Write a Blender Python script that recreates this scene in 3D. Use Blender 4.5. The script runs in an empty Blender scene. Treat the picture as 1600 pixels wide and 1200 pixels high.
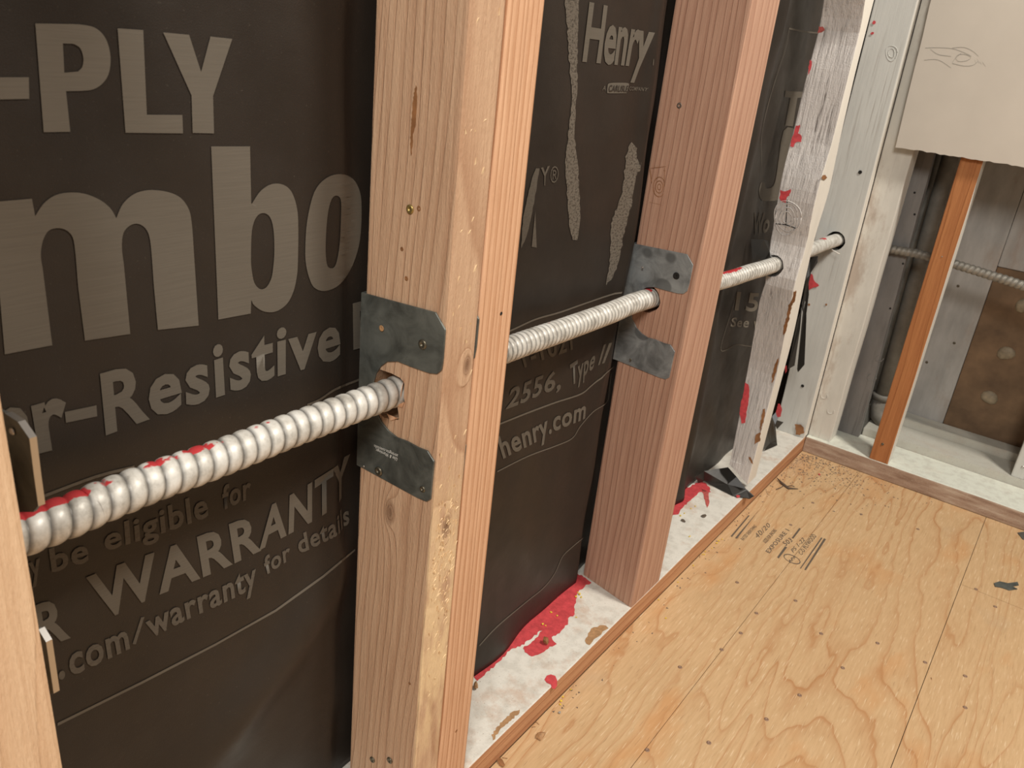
import bpy, bmesh, math, random
from mathutils import Vector, Matrix, noise
random.seed(7)
sc = bpy.context.scene
COL = sc.collection

# ------------------------------------------------------------------ camera
F_PX = 1258.3646
YAW, PITCH, ROLL = -0.5977547, -0.4066147, 0.1092653
CAM = Vector((0.3654266, 0.0160059, 0.7802789))
def cam_axes():
    fw = Vector((math.sin(YAW)*math.cos(PITCH), math.cos(YAW)*math.cos(PITCH), math.sin(PITCH)))
    r = Vector((math.cos(YAW), -math.sin(YAW), 0)); u = r.cross(fw)
    c, s = math.cos(ROLL), math.sin(ROLL)
    return c*r+s*u, -s*r+c*u, fw
RT, UP, FW = cam_axes()
cd = bpy.data.cameras.new('camera'); cam = bpy.data.objects.new('camera', cd); COL.objects.link(cam)
cd.sensor_width = 36; cd.lens = F_PX/1600*36; cd.clip_start = .01
m = Matrix((RT, UP, -FW)).transposed().to_4x4(); m.translation = CAM
cam.matrix_world = m
cd.dof.use_dof = True; cd.dof.focus_distance = .85; cd.dof.aperture_fstop = 18
sc.camera = cam

# ------------------------------------------------------------------ light
sc.view_settings.view_transform = 'Standard'; sc.view_settings.look = 'None'
sc.view_settings.gamma = 1; sc.view_settings.exposure = 0.0
sc.view_settings.use_curve_mapping = False
wd = bpy.data.worlds.new('world'); sc.world = wd; wd.use_nodes = True
wd.node_tree.nodes['Background'].inputs[0].default_value = (1.0, .96, .91, 1)
wd.node_tree.nodes['Background'].inputs[1].default_value = .20
def area(name, loc, target, size, power, col):
    l = bpy.data.lights.new(name, 'AREA'); l.energy = power; l.size = size; l.color = col; l.shape = 'DISK'
    o = bpy.data.objects.new(name, l); COL.objects.link(o); o.location = loc
    o.rotation_euler = (Vector(target)-Vector(loc)).to_track_quat('-Z', 'Y').to_euler()
area('ceiling_light', (1.15, 1.05, 2.35), (.2, 1.1, 0), .30, 44, (1, .93, .83))
area('fill_light', (.85, -1.0, 1.9), (0, .7, .3), .6, 34, (1, .95, .88))  # added fill from behind the camera, not a lamp of the room

# ------------------------------------------------------------------ helpers
def ray(px, py): return RT*((px-800)/F_PX) - UP*((py-600)/F_PX) + FW
def W(px, py, ax, v):                 # pixel of the photograph -> point on the world plane axis=v
    d = ray(px, py); return CAM + d*((v-CAM[ax])/d[ax])
ZP = .0358                            # top of the bottom plates
def gss(x, m, s): return math.exp(-((x-m)/s)**2)
def step(v, a, b):
    t = max(0., min(1., (v-a)/(b-a))); return t*t*(3-2*t)
def S(y, z):                          # the weather barrier's surface x = S(y, z)
    x = -.0945
    x += .0016*math.sin(y*23+z*7)*math.sin(z*11+1) + .0009*math.sin(y*61+z*37)
    x += .0022*noise.noise(Vector((y*6, z*5, 3.1)))
    x += .016*gss(y, .705, .075)*gss(z, .03, .05)
    x += .015*gss(y, .36, .10)*gss(z, .240+.75*(y-.35), .040)    # crease low in the first bay
    x -= .013*step(y, .918, .932)*(1-step(y, 1.03, 1.05))       # sheet sinks behind the post
    x -= .006*step(y, .435, .452)*(1-step(y, .545, .56))
    x += .011*gss(y, 1.22, .07)*gss(z, .03, .04)
    x += .006*gss(y, .905+.01*math.sin(z*14), .010)*max(0, min(1, (z-.3)/.1))
    x += .010*gss(y, 1.26+.01*math.sin(z*9), .02)
    return x
def onS(px, py, off=.0006):
    x = -.094
    for _ in range(8):
        p = W(px, py, 0, x+off); x = S(p.y, p.z)
    p = W(px, py, 0, x+off); return p
def tag(o, label=None, cat=None, group=None, kind=None):
    if label: o['label'] = label
    if cat: o['category'] = cat
    if group: o['group'] = group
    if kind: o['kind'] = kind
    return o
def root(name, loc, label, cat, group=None, kind=None):
    o = bpy.data.objects.new(name, None); COL.objects.link(o); o.location = loc; o.empty_display_size = .02
    return tag(o, label, cat, group, kind)
def mesh(name, verts, faces, mat, parent=None, smooth=False):
    base = parent_loc(parent)
    me = bpy.data.meshes.new(name)
    me.from_pydata([tuple(Vector(v)-base) for v in verts], [], faces)
    return fin(name, me, mat, parent, smooth)
def parent_loc(p):
    l = Vector((0, 0, 0))
    while p is not None: l += Vector(p.location); p = p.parent
    return l
def fin(name, me, mat, parent=None, smooth=False):
    if isinstance(mat, (list, tuple)):
        for k in mat: me.materials.append(k)
    elif mat: me.materials.append(mat)
    if smooth:
        for p in me.polygons: p.use_smooth = True
    o = bpy.data.objects.new(name, me); COL.objects.link(o)
    if parent is not None: o.parent = parent
    return o
def from_bm(name, bm, mat, parent=None, smooth=False, world=True):
    if world:
        b = parent_loc(parent)
        for v in bm.verts: v.co -= b
    me = bpy.data.meshes.new(name); bm.to_mesh(me); bm.free()
    return fin(name, me, mat, parent, smooth)
def lumber_bm(sections, bevel=.002, cap=True):
    """sections: list of 4 corner points each (ring), lofted; long edges eased"""
    bm = bmesh.new(); rings = []
    for s in sections: rings.append([bm.verts.new(p) for p in s])
    long_e = []
    for a, b in zip(rings[:-1], rings[1:]):
        for i in range(4):
            j = (i+1) % 4
            bm.faces.new((a[i], a[j], b[j], b[i]))
    for a, b in zip(rings[:-1], rings[1:]):
        for i in range(4):
            e = bm.edges.get((a[i], b[i])); long_e.append(e)
    bm.faces.new(rings[0][::-1]); bm.faces.new(rings[-1])
    bmesh.ops.recalc_face_normals(bm, faces=bm.faces)
    if bevel:
        bmesh.ops.bevel(bm, geom=long_e, offset=bevel, segments=2, profile=.6, affect='EDGES')
    return bm
def loft_between(bot, top, n=10, wob=.0, seed=0):
    out = []
    for k in range(n+1):
        t = k/n
        out.append([Vector(b).lerp(Vector(c), t) + Vector((noise.noise(Vector((k*.7, i*9+seed, 1))), noise.noise(Vector((k*.7, i*9+seed, 5))), 0))*wob
                    for i, (b, c) in enumerate(zip(bot, top))])
    return out
def box_bm(x0, x1, y0, y1, z0, z1, bevel=.0015):
    bm = bmesh.new(); bmesh.ops.create_cube(bm, size=1)
    for v in bm.verts:
        v.co = Vector((x0 if v.co.x < 0 else x1, y0 if v.co.y < 0 else y1, z0 if v.co.z < 0 else z1))
    if bevel: bmesh.ops.bevel(bm, geom=list(bm.edges), offset=bevel, segments=2, affect='EDGES')
    return bm
def cut(o, cutter_bm):
    me = bpy.data.meshes.new('cut'); cutter_bm.to_mesh(me); cutter_bm.free()
    c = bpy.data.objects.new('cut', me); COL.objects.link(c)
    md = o.modifiers.new('b', 'BOOLEAN'); md.operation = 'DIFFERENCE'; md.object = c; md.solver = 'EXACT'
    bpy.context.view_layer.update()
    dg = bpy.context.evaluated_depsgraph_get()
    nm = bpy.data.meshes.new_from_object(o.evaluated_get(dg))
    o.modifiers.clear(); o.data = nm
    bpy.data.objects.remove(c)
def prism_y(pts_xz, y0, y1):
    bm = bmesh.new(); a = [bm.verts.new((x, y0, z)) for x, z in pts_xz]; b = [bm.verts.new((x, y1, z)) for x, z in pts_xz]
    n = len(a); bm.faces.new(a); bm.faces.new(b[::-1])
    for i in range(n): bm.faces.new((a[i], b[i], b[(i+1) % n], a[(i+1) % n]))
    bmesh.ops.recalc_face_normals(bm, faces=bm.faces); return bm
def circle(cx, cz, r, n=20, jag=.0, seed=0):
    rr = random.Random(seed)
    return [(cx+(r+rr.uniform(-jag, jag))*math.cos(a*2*math.pi/n), cz+(r+rr.uniform(-jag, jag))*math.sin(a*2*math.pi/n)) for a in range(n)]
def edge_line(ax, v, p1, p2):
    a, b = W(*p1, ax, v), W(*p2, ax, v)
    return lambda z: a + (b-a)*((z-a.z)/(b.z-a.z))

# ------------------------------------------------------------------ materials
def new_mat(name):
    m = bpy.data.materials.new(name); m.use_nodes = True
    return m, m.node_tree.nodes, m.node_tree.links, m.node_tree.nodes['Principled BSDF']
class NB:
    def __init__(s, m): s.n = m.node_tree.nodes; s.l = m.node_tree.links
    def node(s, t, **k):
        x = s.n.new(t)
        for a, b in k.items(): setattr(x, a, b)
        return x
    def link(s, a, b): s.l.new(a, b)
    def setin(s, sock, v):
        if hasattr(v, 'is_linked') or isinstance(v, bpy.types.NodeSocket): s.l.new(v, sock)
        else: sock.default_value = v
    def coord(s): return s.node('ShaderNodeTexCoord').outputs['Object']
    def mapp(s, v, scale=(1, 1, 1), loc=(0, 0, 0), rot=(0, 0, 0)):
        x = s.node('ShaderNodeMapping'); s.link(v, x.inputs[0])
        x.inputs['Scale'].default_value = scale; x.inputs['Location'].default_value = loc; x.inputs['Rotation'].default_value = rot
        return x.outputs[0]
    def noise(s, v, scale, detail=3, rough=.5, dist=0, color=False):
        x = s.node('ShaderNodeTexNoise'); s.link(v, x.inputs['Vector'])
        x.inputs['Scale'].default_value = scale; x.inputs['Detail'].default_value = detail
        x.inputs['Roughness'].default_value = rough; x.inputs['Distortion'].default_value = dist
        return x.outputs['Color' if color else 'Fac']
    def math(s, op, a, b=0., c=0., clamp=False):
        x = s.node('ShaderNodeMath', operation=op, use_clamp=clamp)
        s.setin(x.inputs[0], a); s.setin(x.inputs[1], b); s.setin(x.inputs[2], c); return x.outputs[0]
    def vmath(s, op, a, b=(0, 0, 0)):
        x = s.node('ShaderNodeVectorMath', operation=op); s.setin(x.inputs[0], a)
        s.setin(x.inputs[1], b); return x.outputs['Value' if op in ('LENGTH', 'DOT_PRODUCT') else 0]
    def ramp(s, f, stops, interp='LINEAR'):
        x = s.node('ShaderNodeValToRGB'); s.link(f, x.inputs[0]); cr = x.color_ramp; cr.interpolation = interp
        while len(cr.elements) < len(stops): cr.elements.new(.5)
        for e, (p, c) in zip(cr.elements, stops):
            e.position = p; e.color = (c, c, c, 1) if not isinstance(c, tuple) else (*c, 1)
        return x.outputs[0]
    def mix(s, f, a, b, mode='MIX'):
        x = s.node('ShaderNodeMix', data_type='RGBA', blend_type=mode)
        s.setin(x.inputs[0], f)
        for k, v in ((6, a), (7, b)):
            if isinstance(v, tuple): v = (*v, 1) if len(v) == 3 else v
            s.setin(x.inputs[k], v)
        return x.outputs[2]
    def bump(s, h, strength=.3, dist=.001, normal=None):
        x = s.node('ShaderNodeBump'); s.link(h, x.inputs['Height']); x.inputs['Strength'].default_value = strength
        x.inputs['Distance'].default_value = dist
        if normal is not None: s.link(normal, x.inputs['Normal'])
        return x.outputs[0]
    def sep(s, v):
        x = s.node('ShaderNodeSeparateXYZ'); s.link(v, x.inputs[0]); return x.outputs
    def comb(s, a, b, c):
        x = s.node('ShaderNodeCombineXYZ'); s.setin(x.inputs[0], a); s.setin(x.inputs[1], b); s.setin(x.inputs[2], c); return x.outputs[0]

def solid(name, col, rough=.6, metal=0., nscale=0, namt=.1, bump=0, bscale=200, spec=.5):
    m, n, l, b = new_mat(name); N = NB(m)
    b.inputs['Roughness'].default_value = rough; b.inputs['Metallic'].default_value = metal
    b.inputs['Specular IOR Level'].default_value = spec
    c = N.coord()
    if nscale:
        f = N.noise(c, nscale, 4, .6)
        f = N.ramp(f, [(.3, 1-namt*2), (.7, 1.0)])
        N.link(N.mix(1., col, f, 'MULTIPLY'), b.inputs['Base Color'])
    else: b.inputs['Base Color'].default_value = (*col, 1)
    if bump: N.link(N.bump(N.noise(c, bscale, 4, .6), bump, .001), b.inputs['Normal'])
    return m

def wood(name, light, dark, spacing, pith, seed=0, warp=.25, line=.75, knots=(), rough=.62, fuzz=.25, patch=None, tilt=(0, 0)):
    """solid growth rings round a pith that runs along z; spacing in metres; knots=[(x,y,z,r)]"""
    m, n, l, b = new_mat(name); N = NB(m); b.inputs['Roughness'].default_value = rough
    b.inputs['Specular IOR Level'].default_value = .3
    c = N.coord()
    off = N.vmath('ADD', c, (seed*3.1, seed*1.7, seed*.9))
    lo = N.mapp(off, (5, 5, 1.3))
    w = N.vmath('SUBTRACT', N.noise(lo, 1.6, 2, .5, color=True), (.5, .5, .5))
    s = N.node('ShaderNodeVectorMath', operation='SCALE'); N.link(w, s.inputs[0]); s.inputs['Scale'].default_value = warp*.1
    p = N.vmath('ADD', c, s.outputs[0])
    kmask = None
    for (kx, ky, kz, kr) in knots:
        d = N.vmath('SUBTRACT', c, (kx, ky, kz)); d = N.vmath('MULTIPLY', d, (1, 1, .5)); dl = N.vmath('LENGTH', d)
        g = N.math('DIVIDE', kr, N.math('ADD', dl, kr*.35)); g = N.math('MULTIPLY', g, g)
        push = N.comb(N.math('MULTIPLY', g, kr*.9), N.math('MULTIPLY', g, kr*.4), 0.)
        p = N.vmath('ADD', p, push)
        k = N.math('SUBTRACT', 1.0, N.math('DIVIDE', dl, kr*.55), clamp=True)
        kmask = k if kmask is None else N.math('MAXIMUM', kmask, k)
    xs = N.sep(p)
    dx = N.math('SUBTRACT', xs[0], N.math('ADD', pith[0], N.math('MULTIPLY', xs[2], tilt[0])))
    dy = N.math('SUBTRACT', xs[1], N.math('ADD', pith[1], N.math('MULTIPLY', xs[2], tilt[1])))
    r = N.vmath('LENGTH', N.comb(dx, dy, 0.))
    irr = N.noise(N.comb(N.math('MULTIPLY', r, 38.), seed*5.+.3, 0.), 1., 2, .6)
    t = N.math('ADD', N.math('DIVIDE', r, spacing), N.math('MULTIPLY', irr, 2.2))
    fr = N.math('FRACT', t)
    rg = N.ramp(fr, [(0, 0.), (.45, .12), (.80, .55), (.93, 1.), (1., .0)])
    fib = N.noise(N.mapp(c, (300, 300, 10)), 1., 4, .7)
    spk = N.noise(N.mapp(c, (900, 900, 160)), 1., 2, .6)
    big = N.noise(N.mapp(off, (9, 9, 2.2)), 1., 3, .55)
    base = N.mix(N.ramp(big, [(.3, 0.), (.7, 1.)]), light, tuple(a*.86+d_*.14 for a, d_ in zip(light, dark)))
    col = N.mix(N.math('MULTIPLY', rg, line), base, dark)
    col = N.mix(N.ramp(fib, [(.35, .45), (.6, 0.)]), col, tuple(d_*.9 for d_ in dark))
    col = N.mix(N.ramp(spk, [(.62, 0.), (.75, .35)]), col, tuple(min(1, a*1.25) for a in light))
    if patch:                          # (colour, z centre, z half height)
        pc, pz, ph = patch; zz = N.sep(c)[2]
        mk = N.math('SUBTRACT', 1., N.math('DIVIDE', N.math('ABSOLUTE', N.math('SUBTRACT', zz, pz)), ph), clamp=True)
        mk = N.math('MULTIPLY', mk, N.math('GREATER_THAN', N.sep(c)[0], -.0022)); mk = N.math('MULTIPLY', N.math('POWER', mk, .5), N.ramp(N.noise(N.mapp(c, (60, 60, 18)), 1., 3), [(.35, 0.), (.55, 1.)]))
        col = N.mix(mk, col, pc)
    if kmask is not None: col = N.mix(N.math('POWER', kmask, .7), col, tuple(d_*.55 for d_ in dark))
    N.link(col, b.inputs['Base Color'])
    h = N.math('ADD', N.math('MULTIPLY', rg, -.35), N.math('ADD', N.math('MULTIPLY', fib, .5), N.math('MULTIPLY', spk, fuzz)))
    N.link(N.bump(h, .8, .0014), b.inputs['Normal'])
    return m

def painted(name, col, crack=.5, grime=.25, streak=True, under=(.16, .11, .08), rough=.55, brown=0., bumpd=.0016, zsc=6):
    m, n, l, b = new_mat(name); N = NB(m); b.inputs['Roughness'].default_value = rough
    c = N.coord()
    st = N.noise(N.mapp(c, (170, 170, zsc)), 1., 4, .65)
    cr = N.ramp(st, [(.33, 1.), (.43, 0.)])
    area_ = N.ramp(N.noise(N.mapp(c, (18, 18, 5)), 1., 3), [(.4, 0.), (.62, 1.)])
    gr = N.ramp(N.noise(N.mapp(c, (24, 24, 7)), 1., 5, .6), [(.35, 1.), (.62, 0.)])
    colr = N.mix(N.math('MULTIPLY', gr, grime), col, tuple(x*.55 for x in col))
    if brown:
        bm_ = N.ramp(N.noise(N.mapp(c, (14, 14, 6), (4, 2, 1)), 1., 6, .7), [(.50, 0.), (.64, 1.)])
        colr = N.mix(N.math('MULTIPLY', bm_, brown), colr, (.30, .20, .14))
    colr = N.mix(N.math('MULTIPLY', N.math('MULTIPLY', cr, area_), crack), colr, under)
    N.link(colr, b.inputs['Base Color'])
    fine = N.noise(c, 500, 3, .6)
    h = N.math('ADD', N.math('MULTIPLY', st, 1.3), N.math('MULTIPLY', fine, .25))
    N.link(N.bump(h, .6 if streak else .25, bumpd), b.inputs['Normal'])
    return m

M = {}
M['woodA'] = wood('fir_stud', (.64, .435, .285), (.40, .215, .125), .0088, (-.30, .045), 1, .42, .62, knots=[(-.050, -.019, .352, .014), (.001, .012, .50, .010), (.001, .002, .352, .012)], fuzz=.7, tilt=(.05, 0), patch=((.80, .60, .36), .22, .20))
M['woodB'] = wood('fir_stud_red', (.78, .49, .31), (.48, .225, .11), .0064, (-.01, -.16), 2, .14, .85)
M['wood2'] = wood('fir_post', (.56, .345, .245), (.35, .175, .115), .0078, (-.22, -.14), 3, .26, .72, knots=[(-.062, .0, .60, .004)])
M['wood0'] = wood('fir_stud_left', (.76, .54, .35), (.62, .38, .22), .012, (-.3, .1), 4, .35, .5, fuzz=.6)
M['platewood'] = wood('plate_edge_wood', (.62, .34, .18), (.40, .17, .08), .005, (-.02, 0), 5, .1, .8)
M['orange'] = wood('orange_stud_wood', (.47, .20, .075), (.30, .105, .035), .012, (-.1, -.12), 6, .3, .6)
M['bare'] = solid('bare_brown_wood', (.36, .16, .06), .7, nscale=60, namt=.25, bump=.3)
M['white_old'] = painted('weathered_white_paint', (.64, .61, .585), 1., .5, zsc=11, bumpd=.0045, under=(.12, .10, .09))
M['white_edge'] = painted('lit_edge_white', (.80, .77, .70), .25, .15, bumpd=.0006)  # lightened white for +x stud faces, the light on them put into the colour
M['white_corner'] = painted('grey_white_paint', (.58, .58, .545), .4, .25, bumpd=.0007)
M['white_spray'] = painted('patchy_sprayed_paint', (.66, .64, .58), .25, .35, brown=.55, bumpd=.0005)
M['grey_board'] = painted('grey_sprayed_wood', (.235, .225, .215), .5, .6, bumpd=.0008, under=(.05, .045, .04))
M['board_spray'] = painted('grey_sprayed_board', (.46, .45, .43), .1, .6, bumpd=.0003, brown=.35)

def plate_top(name, col, brown):
    m, n, l, b = new_mat(name); N = NB(m); b.inputs['Roughness'].default_value = .75
    c = N.coord()
    f = N.ramp(N.noise(c, 22, 6, .7), [(.52, 0.), (.68, 1.)])
    sp = N.ramp(N.noise(c, 420, 3, .6), [(.30, 1.), (.37, 0.)])
    col_ = N.mix(N.math('MULTIPLY', f, brown), col, (.52, .33, .22))
    g = N.ramp(N.noise(c, 60, 4, .6), [(.35, .35), (.55, 0.)])
    col_ = N.mix(g, col_, (.45, .42, .36)); col_ = N.mix(N.math('MULTIPLY', sp, .6), col_, (.25, .19, .14))
    N.link(col_, b.inputs['Base Color'])
    N.link(N.bump(N.noise(c, 300, 5, .7), .5, .0012), b.inputs['Normal']); return m
M['plate_top'] = plate_top('painted_plate_top', (.74, .71, .64), .55)
M['plate_top_far'] = plate_top('painted_far_plate_top', (.72, .74, .65), .15)
def dusty():
    m, n, l, b = new_mat('dusty_plate_face'); N = NB(m); b.inputs['Roughness'].default_value = .8
    c = N.coord()
    f = N.noise(N.mapp(c, (14, 60, 90)), 1., 5, .65)
    col = N.ramp(f, [(.3, (.22, .13, .085)), (.5, (.36, .25, .18)), (.7, (.50, .40, .31))])
    sp = N.ramp(N.noise(c, 700, 2, .6), [(.62, 0.), (.7, .6)]); col = N.mix(sp, col, (.6, .54, .45))
    N.link(col, b.inputs['Base Color']); N.link(N.bump(N.noise(c, 400, 4), .4, .001), b.inputs['Normal']); return m
M['dusty'] = dusty()

def plywood(name, seed):
    m, n, l, b = new_mat(name); N = NB(m); b.inputs['Roughness'].default_value = .62; b.inputs['Specular IOR Level'].default_value = .3
    c0 = N.coord(); c = N.vmath('ADD', c0, (seed*.37, seed*.61, 0))
    hn = N.noise(N.mapp(c, (5.8, .62, 1)), 1., 2.5, .5, .6)
    wv = N.noise(N.mapp(c, (22, 9, 1)), 1., 2, .5)
    h = N.math('ADD', N.math('MULTIPLY', hn, 21.), N.math('MULTIPLY', wv, 1.3))
    h = N.math('ADD', h, N.math('MULTIPLY', N.sep(c)[0], 20.))
    fr = N.math('FRACT', h)
    ln = N.ramp(fr, [(0., .25), (.1, 0.), (.55, .04), (.86, .35), (.965, 1.), (1., .25)])
    reg = N.ramp(N.noise(N.mapp(c, (3, 1.6, 1), (7, 3, 0)), 1., 2), [(.3, .35), (.6, 1.)])
    blot = N.ramp(N.noise(N.mapp(c, (13, 5, 1), (2, 9, 0)), 1., 3, .55), [(.56, 0.), (.70, 1.)])
    fib = N.noise(N.mapp(c, (330, 26, 1)), 1., 3, .6)
    dash = N.ramp(N.noise(N.mapp(c, (520, 38, 1), (3, 1, 0)), 1., 1.5, .5), [(.63, 0.), (.70, 1.)])
    dark_d = N.ramp(N.noise(N.mapp(c, (600, 30, 1), (9, 5, 0)), 1., 1.5, .5), [(.28, 1.), (.34, 0.)])
    grey = N.ramp(N.noise(N.mapp(c, (9, 6, 1), (1, 4, 0)), 1., 3), [(.64, 0.), (.76, 1.)])
    base = N.mix(N.ramp(fib, [(.3, 0.), (.7, 1.)]), (.54, .355, .185), (.64, .435, .245))
    col = N.mix(N.math('MULTIPLY', blot, .55), base, (.58, .27, .095))
    col = N.mix(N.math('MULTIPLY', ln, N.math('MULTIPLY', reg, .95)), col, (.42, .19, .07))
    col = N.mix(N.math('MULTIPLY', dash, .55), col, (.80, .63, .42))
    col = N.mix(N.math('MULTIPLY', dark_d, .5), col, (.36, .21, .10))
    col = N.mix(N.math('MULTIPLY', grey, .35), col, (.40, .33, .24))
    crk = N.ramp(N.noise(N.mapp(c, (95, 3.2, 1), (5, 2, 0)), 1., 2.5, .55), [(.24, 1.), (.285, 0.)])
    col = N.mix(N.math('MULTIPLY', crk, .55), col, (.30, .16, .07))
    wear = N.ramp(N.noise(N.mapp(c, (2.2, 1.4, 1), (3, 3, 0)), 1., 4, .6), [(.35, .22), (.6, 0.)])
    col = N.mix(wear, col, (.40, .24, .12))
    # grit swept into the far corner
    d = N.vmath('LENGTH', N.vmath('MULTIPLY', N.vmath('SUBTRACT', c0, (.06, 1.70, 0)), (1, 1, 0)))
    dm = N.math('SUBTRACT', 1., N.math('DIVIDE', d, .30), clamp=True)
    gs = N.ramp(N.noise(c, 330, 4, .7), [(.50, 0.), (.60, 1.)])
    col = N.mix(N.math('MULTIPLY', dm, .7), col, (.56, .45, .33))
    col = N.mix(N.math('MULTIPLY', N.math('POWER', dm, .6), N.math('MULTIPLY', gs, .75)), col, (.20, .15, .10))
    N.link(col, b.inputs['Base Color'])
    hh = N.math('ADD', N.math('MULTIPLY', fib, .6), N.math('SUBTRACT', N.math('MULTIPLY', ln, -.3), N.math('MULTIPLY', dark_d, .6)))
    N.link(N.bump(hh, .4, .0008), b.inputs['Normal']); return m
M['ply'] = [plywood('plywood_veneer', s) for s in (0, 0, 0)]
M['ply_edge'] = solid('plywood_gap', (.25, .14, .07), .9)

def wrb():
    m, n, l, b = new_mat('building_paper'); N = NB(m); c = N.coord()
    b.inputs['Roughness'].default_value = .52; b.inputs['Specular IOR Level'].default_value = .29
    f = N.noise(c, 7, 4, .6); col = N.ramp(f, [(.3, (.021, .0165, .013)), (.7, (.031, .0245, .0195))])
    dust = N.ramp(N.noise(c, 500, 3, .7), [(.66, 0.), (.78, .35)]); col = N.mix(dust, col, (.16, .14, .11))
    N.link(col, b.inputs['Base Color'])
    N.link(N.ramp(N.noise(c, 16, 4, .6), [(.3, .34), (.7, .52)]), b.inputs['Roughness'])
    h = N.math('ADD', N.math('MULTIPLY', N.noise(c, 1100, 2, .6), .45), N.math('MULTIPLY', N.noise(N.mapp(c, (1, 20, 26)), 1., 3), 2.2))
    N.link(N.bump(h, .35, .0012), b.inputs['Normal']); return m
M['wrb'] = wrb()
def ink(name, col, patchy=0.):
    m, n, l, b = new_mat(name); N = NB(m); c = N.coord(); b.inputs['Roughness'].default_value = .6
    b.inputs['Specular IOR Level'].default_value = .3
    st = N.noise(N.mapp(c, (1, 22, 900)), 1., 3, .6)
    colr = N.mix(N.ramp(st, [(.3, .0), (.7, .28)]), col, tuple(x*.55 for x in col))
    if patchy:
        pn = N.ramp(N.noise(N.mapp(c, (1, 260, 420)), 1., 4, .75), [(.40, 1.), (.52, 0.)])
        colr = N.mix(N.math('MULTIPLY', pn, patchy), colr, (.03, .023, .017))
    N.link(colr, b.inputs['Base Color'])
    N.link(N.bump(st, .15, .0005), b.inputs['Normal']); return m
M['ink'] = ink('tan_ink', (.128, .112, .090))
M['ink_bright'] = ink('tan_ink_clean', (.21, .19, .155))
M['ink_small'] = ink('tan_ink_small', (.110, .095, .076), .25)
M['scuff'] = ink('torn_paper_scuff', (.15, .13, .105), .8)
M['stamp'] = ink('grade_stamp_ink', (.13, .10, .075), 0.)
M['whiteink'] = solid('white_ink', (.7, .7, .66), .6)
def steel(name, col, pr=.0):
    m, n, l, b = new_mat(name); N = NB(m); c = N.coord()
    f = N.noise(c, 34, 5, .65, .6)
    colr = N.ramp(f, [(.35, tuple(x*.62 for x in col)), (.5, col), (.66, tuple(x*1.35 for x in col))])
    if pr:
        v = N.node('ShaderNodeTexVoronoi'); v.feature = 'F1'; N.link(N.mapp(c, (1, 1, 1.2)), v.inputs['Vector']); v.inputs['Scale'].default_value = 26
        colr = N.mix(N.ramp(v.outputs['Distance'], [(.30, pr), (.36, 0.)]), colr, tuple(x*.42 for x in col))
    N.link(colr, b.inputs['Base Color']); b.inputs['Metallic'].default_value = .38
    N.link(N.ramp(f, [(.3, .38), (.7, .55)]), b.inputs['Roughness'])
    N.link(N.bump(N.noise(c, 160, 4), .12, .001), b.inputs['Normal']); return m
M['steel'] = steel('galvanised_steel', (.125, .132, .118))
M['steel2'] = steel('blotched_steel', (.30, .315, .315), .8)
M['steel_bright'] = solid('bright_steel', (.55, .53, .50), .3, .9)
M['screw'] = solid('dull_screw_steel', (.17, .15, .11), .4, .8)
M['brass'] = solid('brassy_screw', (.45, .33, .12), .35, .8)
M['floor_screw'] = solid('rusty_screw', (.30, .19, .13), .5, .3)
M['nail'] = solid('nail_steel', (.20, .16, .13), .5, .6)
def conduit_mat():
    m, n, l, b = new_mat('sprayed_conduit_metal'); N = NB(m); c = N.coord()
    f = N.noise(c, 60, 5, .65)
    col = N.ramp(f, [(.33, (.36, .34, .30)), (.5, (.60, .58, .53)), (.66, (.74, .73, .69))])
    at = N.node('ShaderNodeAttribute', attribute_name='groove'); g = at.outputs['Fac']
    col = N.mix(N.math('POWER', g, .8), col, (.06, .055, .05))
    ar = N.node('ShaderNodeAttribute', attribute_name='redpaint')
    rn = N.math('ADD', ar.outputs['Fac'], N.math('MULTIPLY', N.math('SUBTRACT', N.noise(c, 110, 3), .5), 1.1))
    col = N.mix(N.ramp(rn, [(.52, 0.), (.60, 1.)]), col, (.52, .045, .05))
    N.link(col, b.inputs['Base Color']); b.inputs['Metallic'].default_value = .12; b.inputs['Roughness'].default_value = .42
    N.link(N.bump(N.noise(c, 400, 4), .15, .0006), b.inputs['Normal']); return m
M['conduit'] = conduit_mat()
M['conduit_dark'] = solid('dusty_conduit', (.32, .30, .26), .5, .3, nscale=80, namt=.2)
M['pipe'] = solid('grey_pipe', (.30, .285, .25), .6, nscale=20, namt=.25, bump=.2)
M['red'] = solid('red_marking_paint', (.68, .075, .085), .55, nscale=150, namt=.18, bump=.3)
M['pink'] = solid('thin_red_paint', (.66, .14, .12), .6, nscale=200, namt=.25, bump=.3)
M['drywall'] = solid('drywall_paper', (.58, .53, .46), .85, nscale=9, namt=.04, bump=.08, bscale=600)
M['gypsum'] = solid('gypsum_core', (.78, .75, .68), .9, nscale=300, namt=.1, bump=.6)
M['brownpanel'] = solid('brown_panel', (.25, .155, .085), .7, nscale=12, namt=.28, bump=.15)
M['knob'] = solid('tan_glue_blob', (.38, .31, .21), .6, nscale=70, namt=.25, bump=.5)
M['black'] = solid('black_torn_paper', (.02, .018, .015), .42, bump=.3, bscale=60)
M['ledge'] = plate_top('painted_ledge', (.52, .51, .45), .15)
M['chipy'] = solid('yellow_crumb', (.72, .52, .05), .6)
M['chipw'] = solid('wood_chip', (.50, .28, .13), .7, nscale=200, namt=.2)
M['twig'] = solid('dark_twig', (.10, .07, .05), .8)
M['dark'] = solid('dark_hole', (.012, .01, .008), .9)
M['grit'] = solid('grit', (.16, .12, .09), .9)
M['scratch'] = solid('pencil_grey', (.33, .31, .27), .8)

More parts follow.
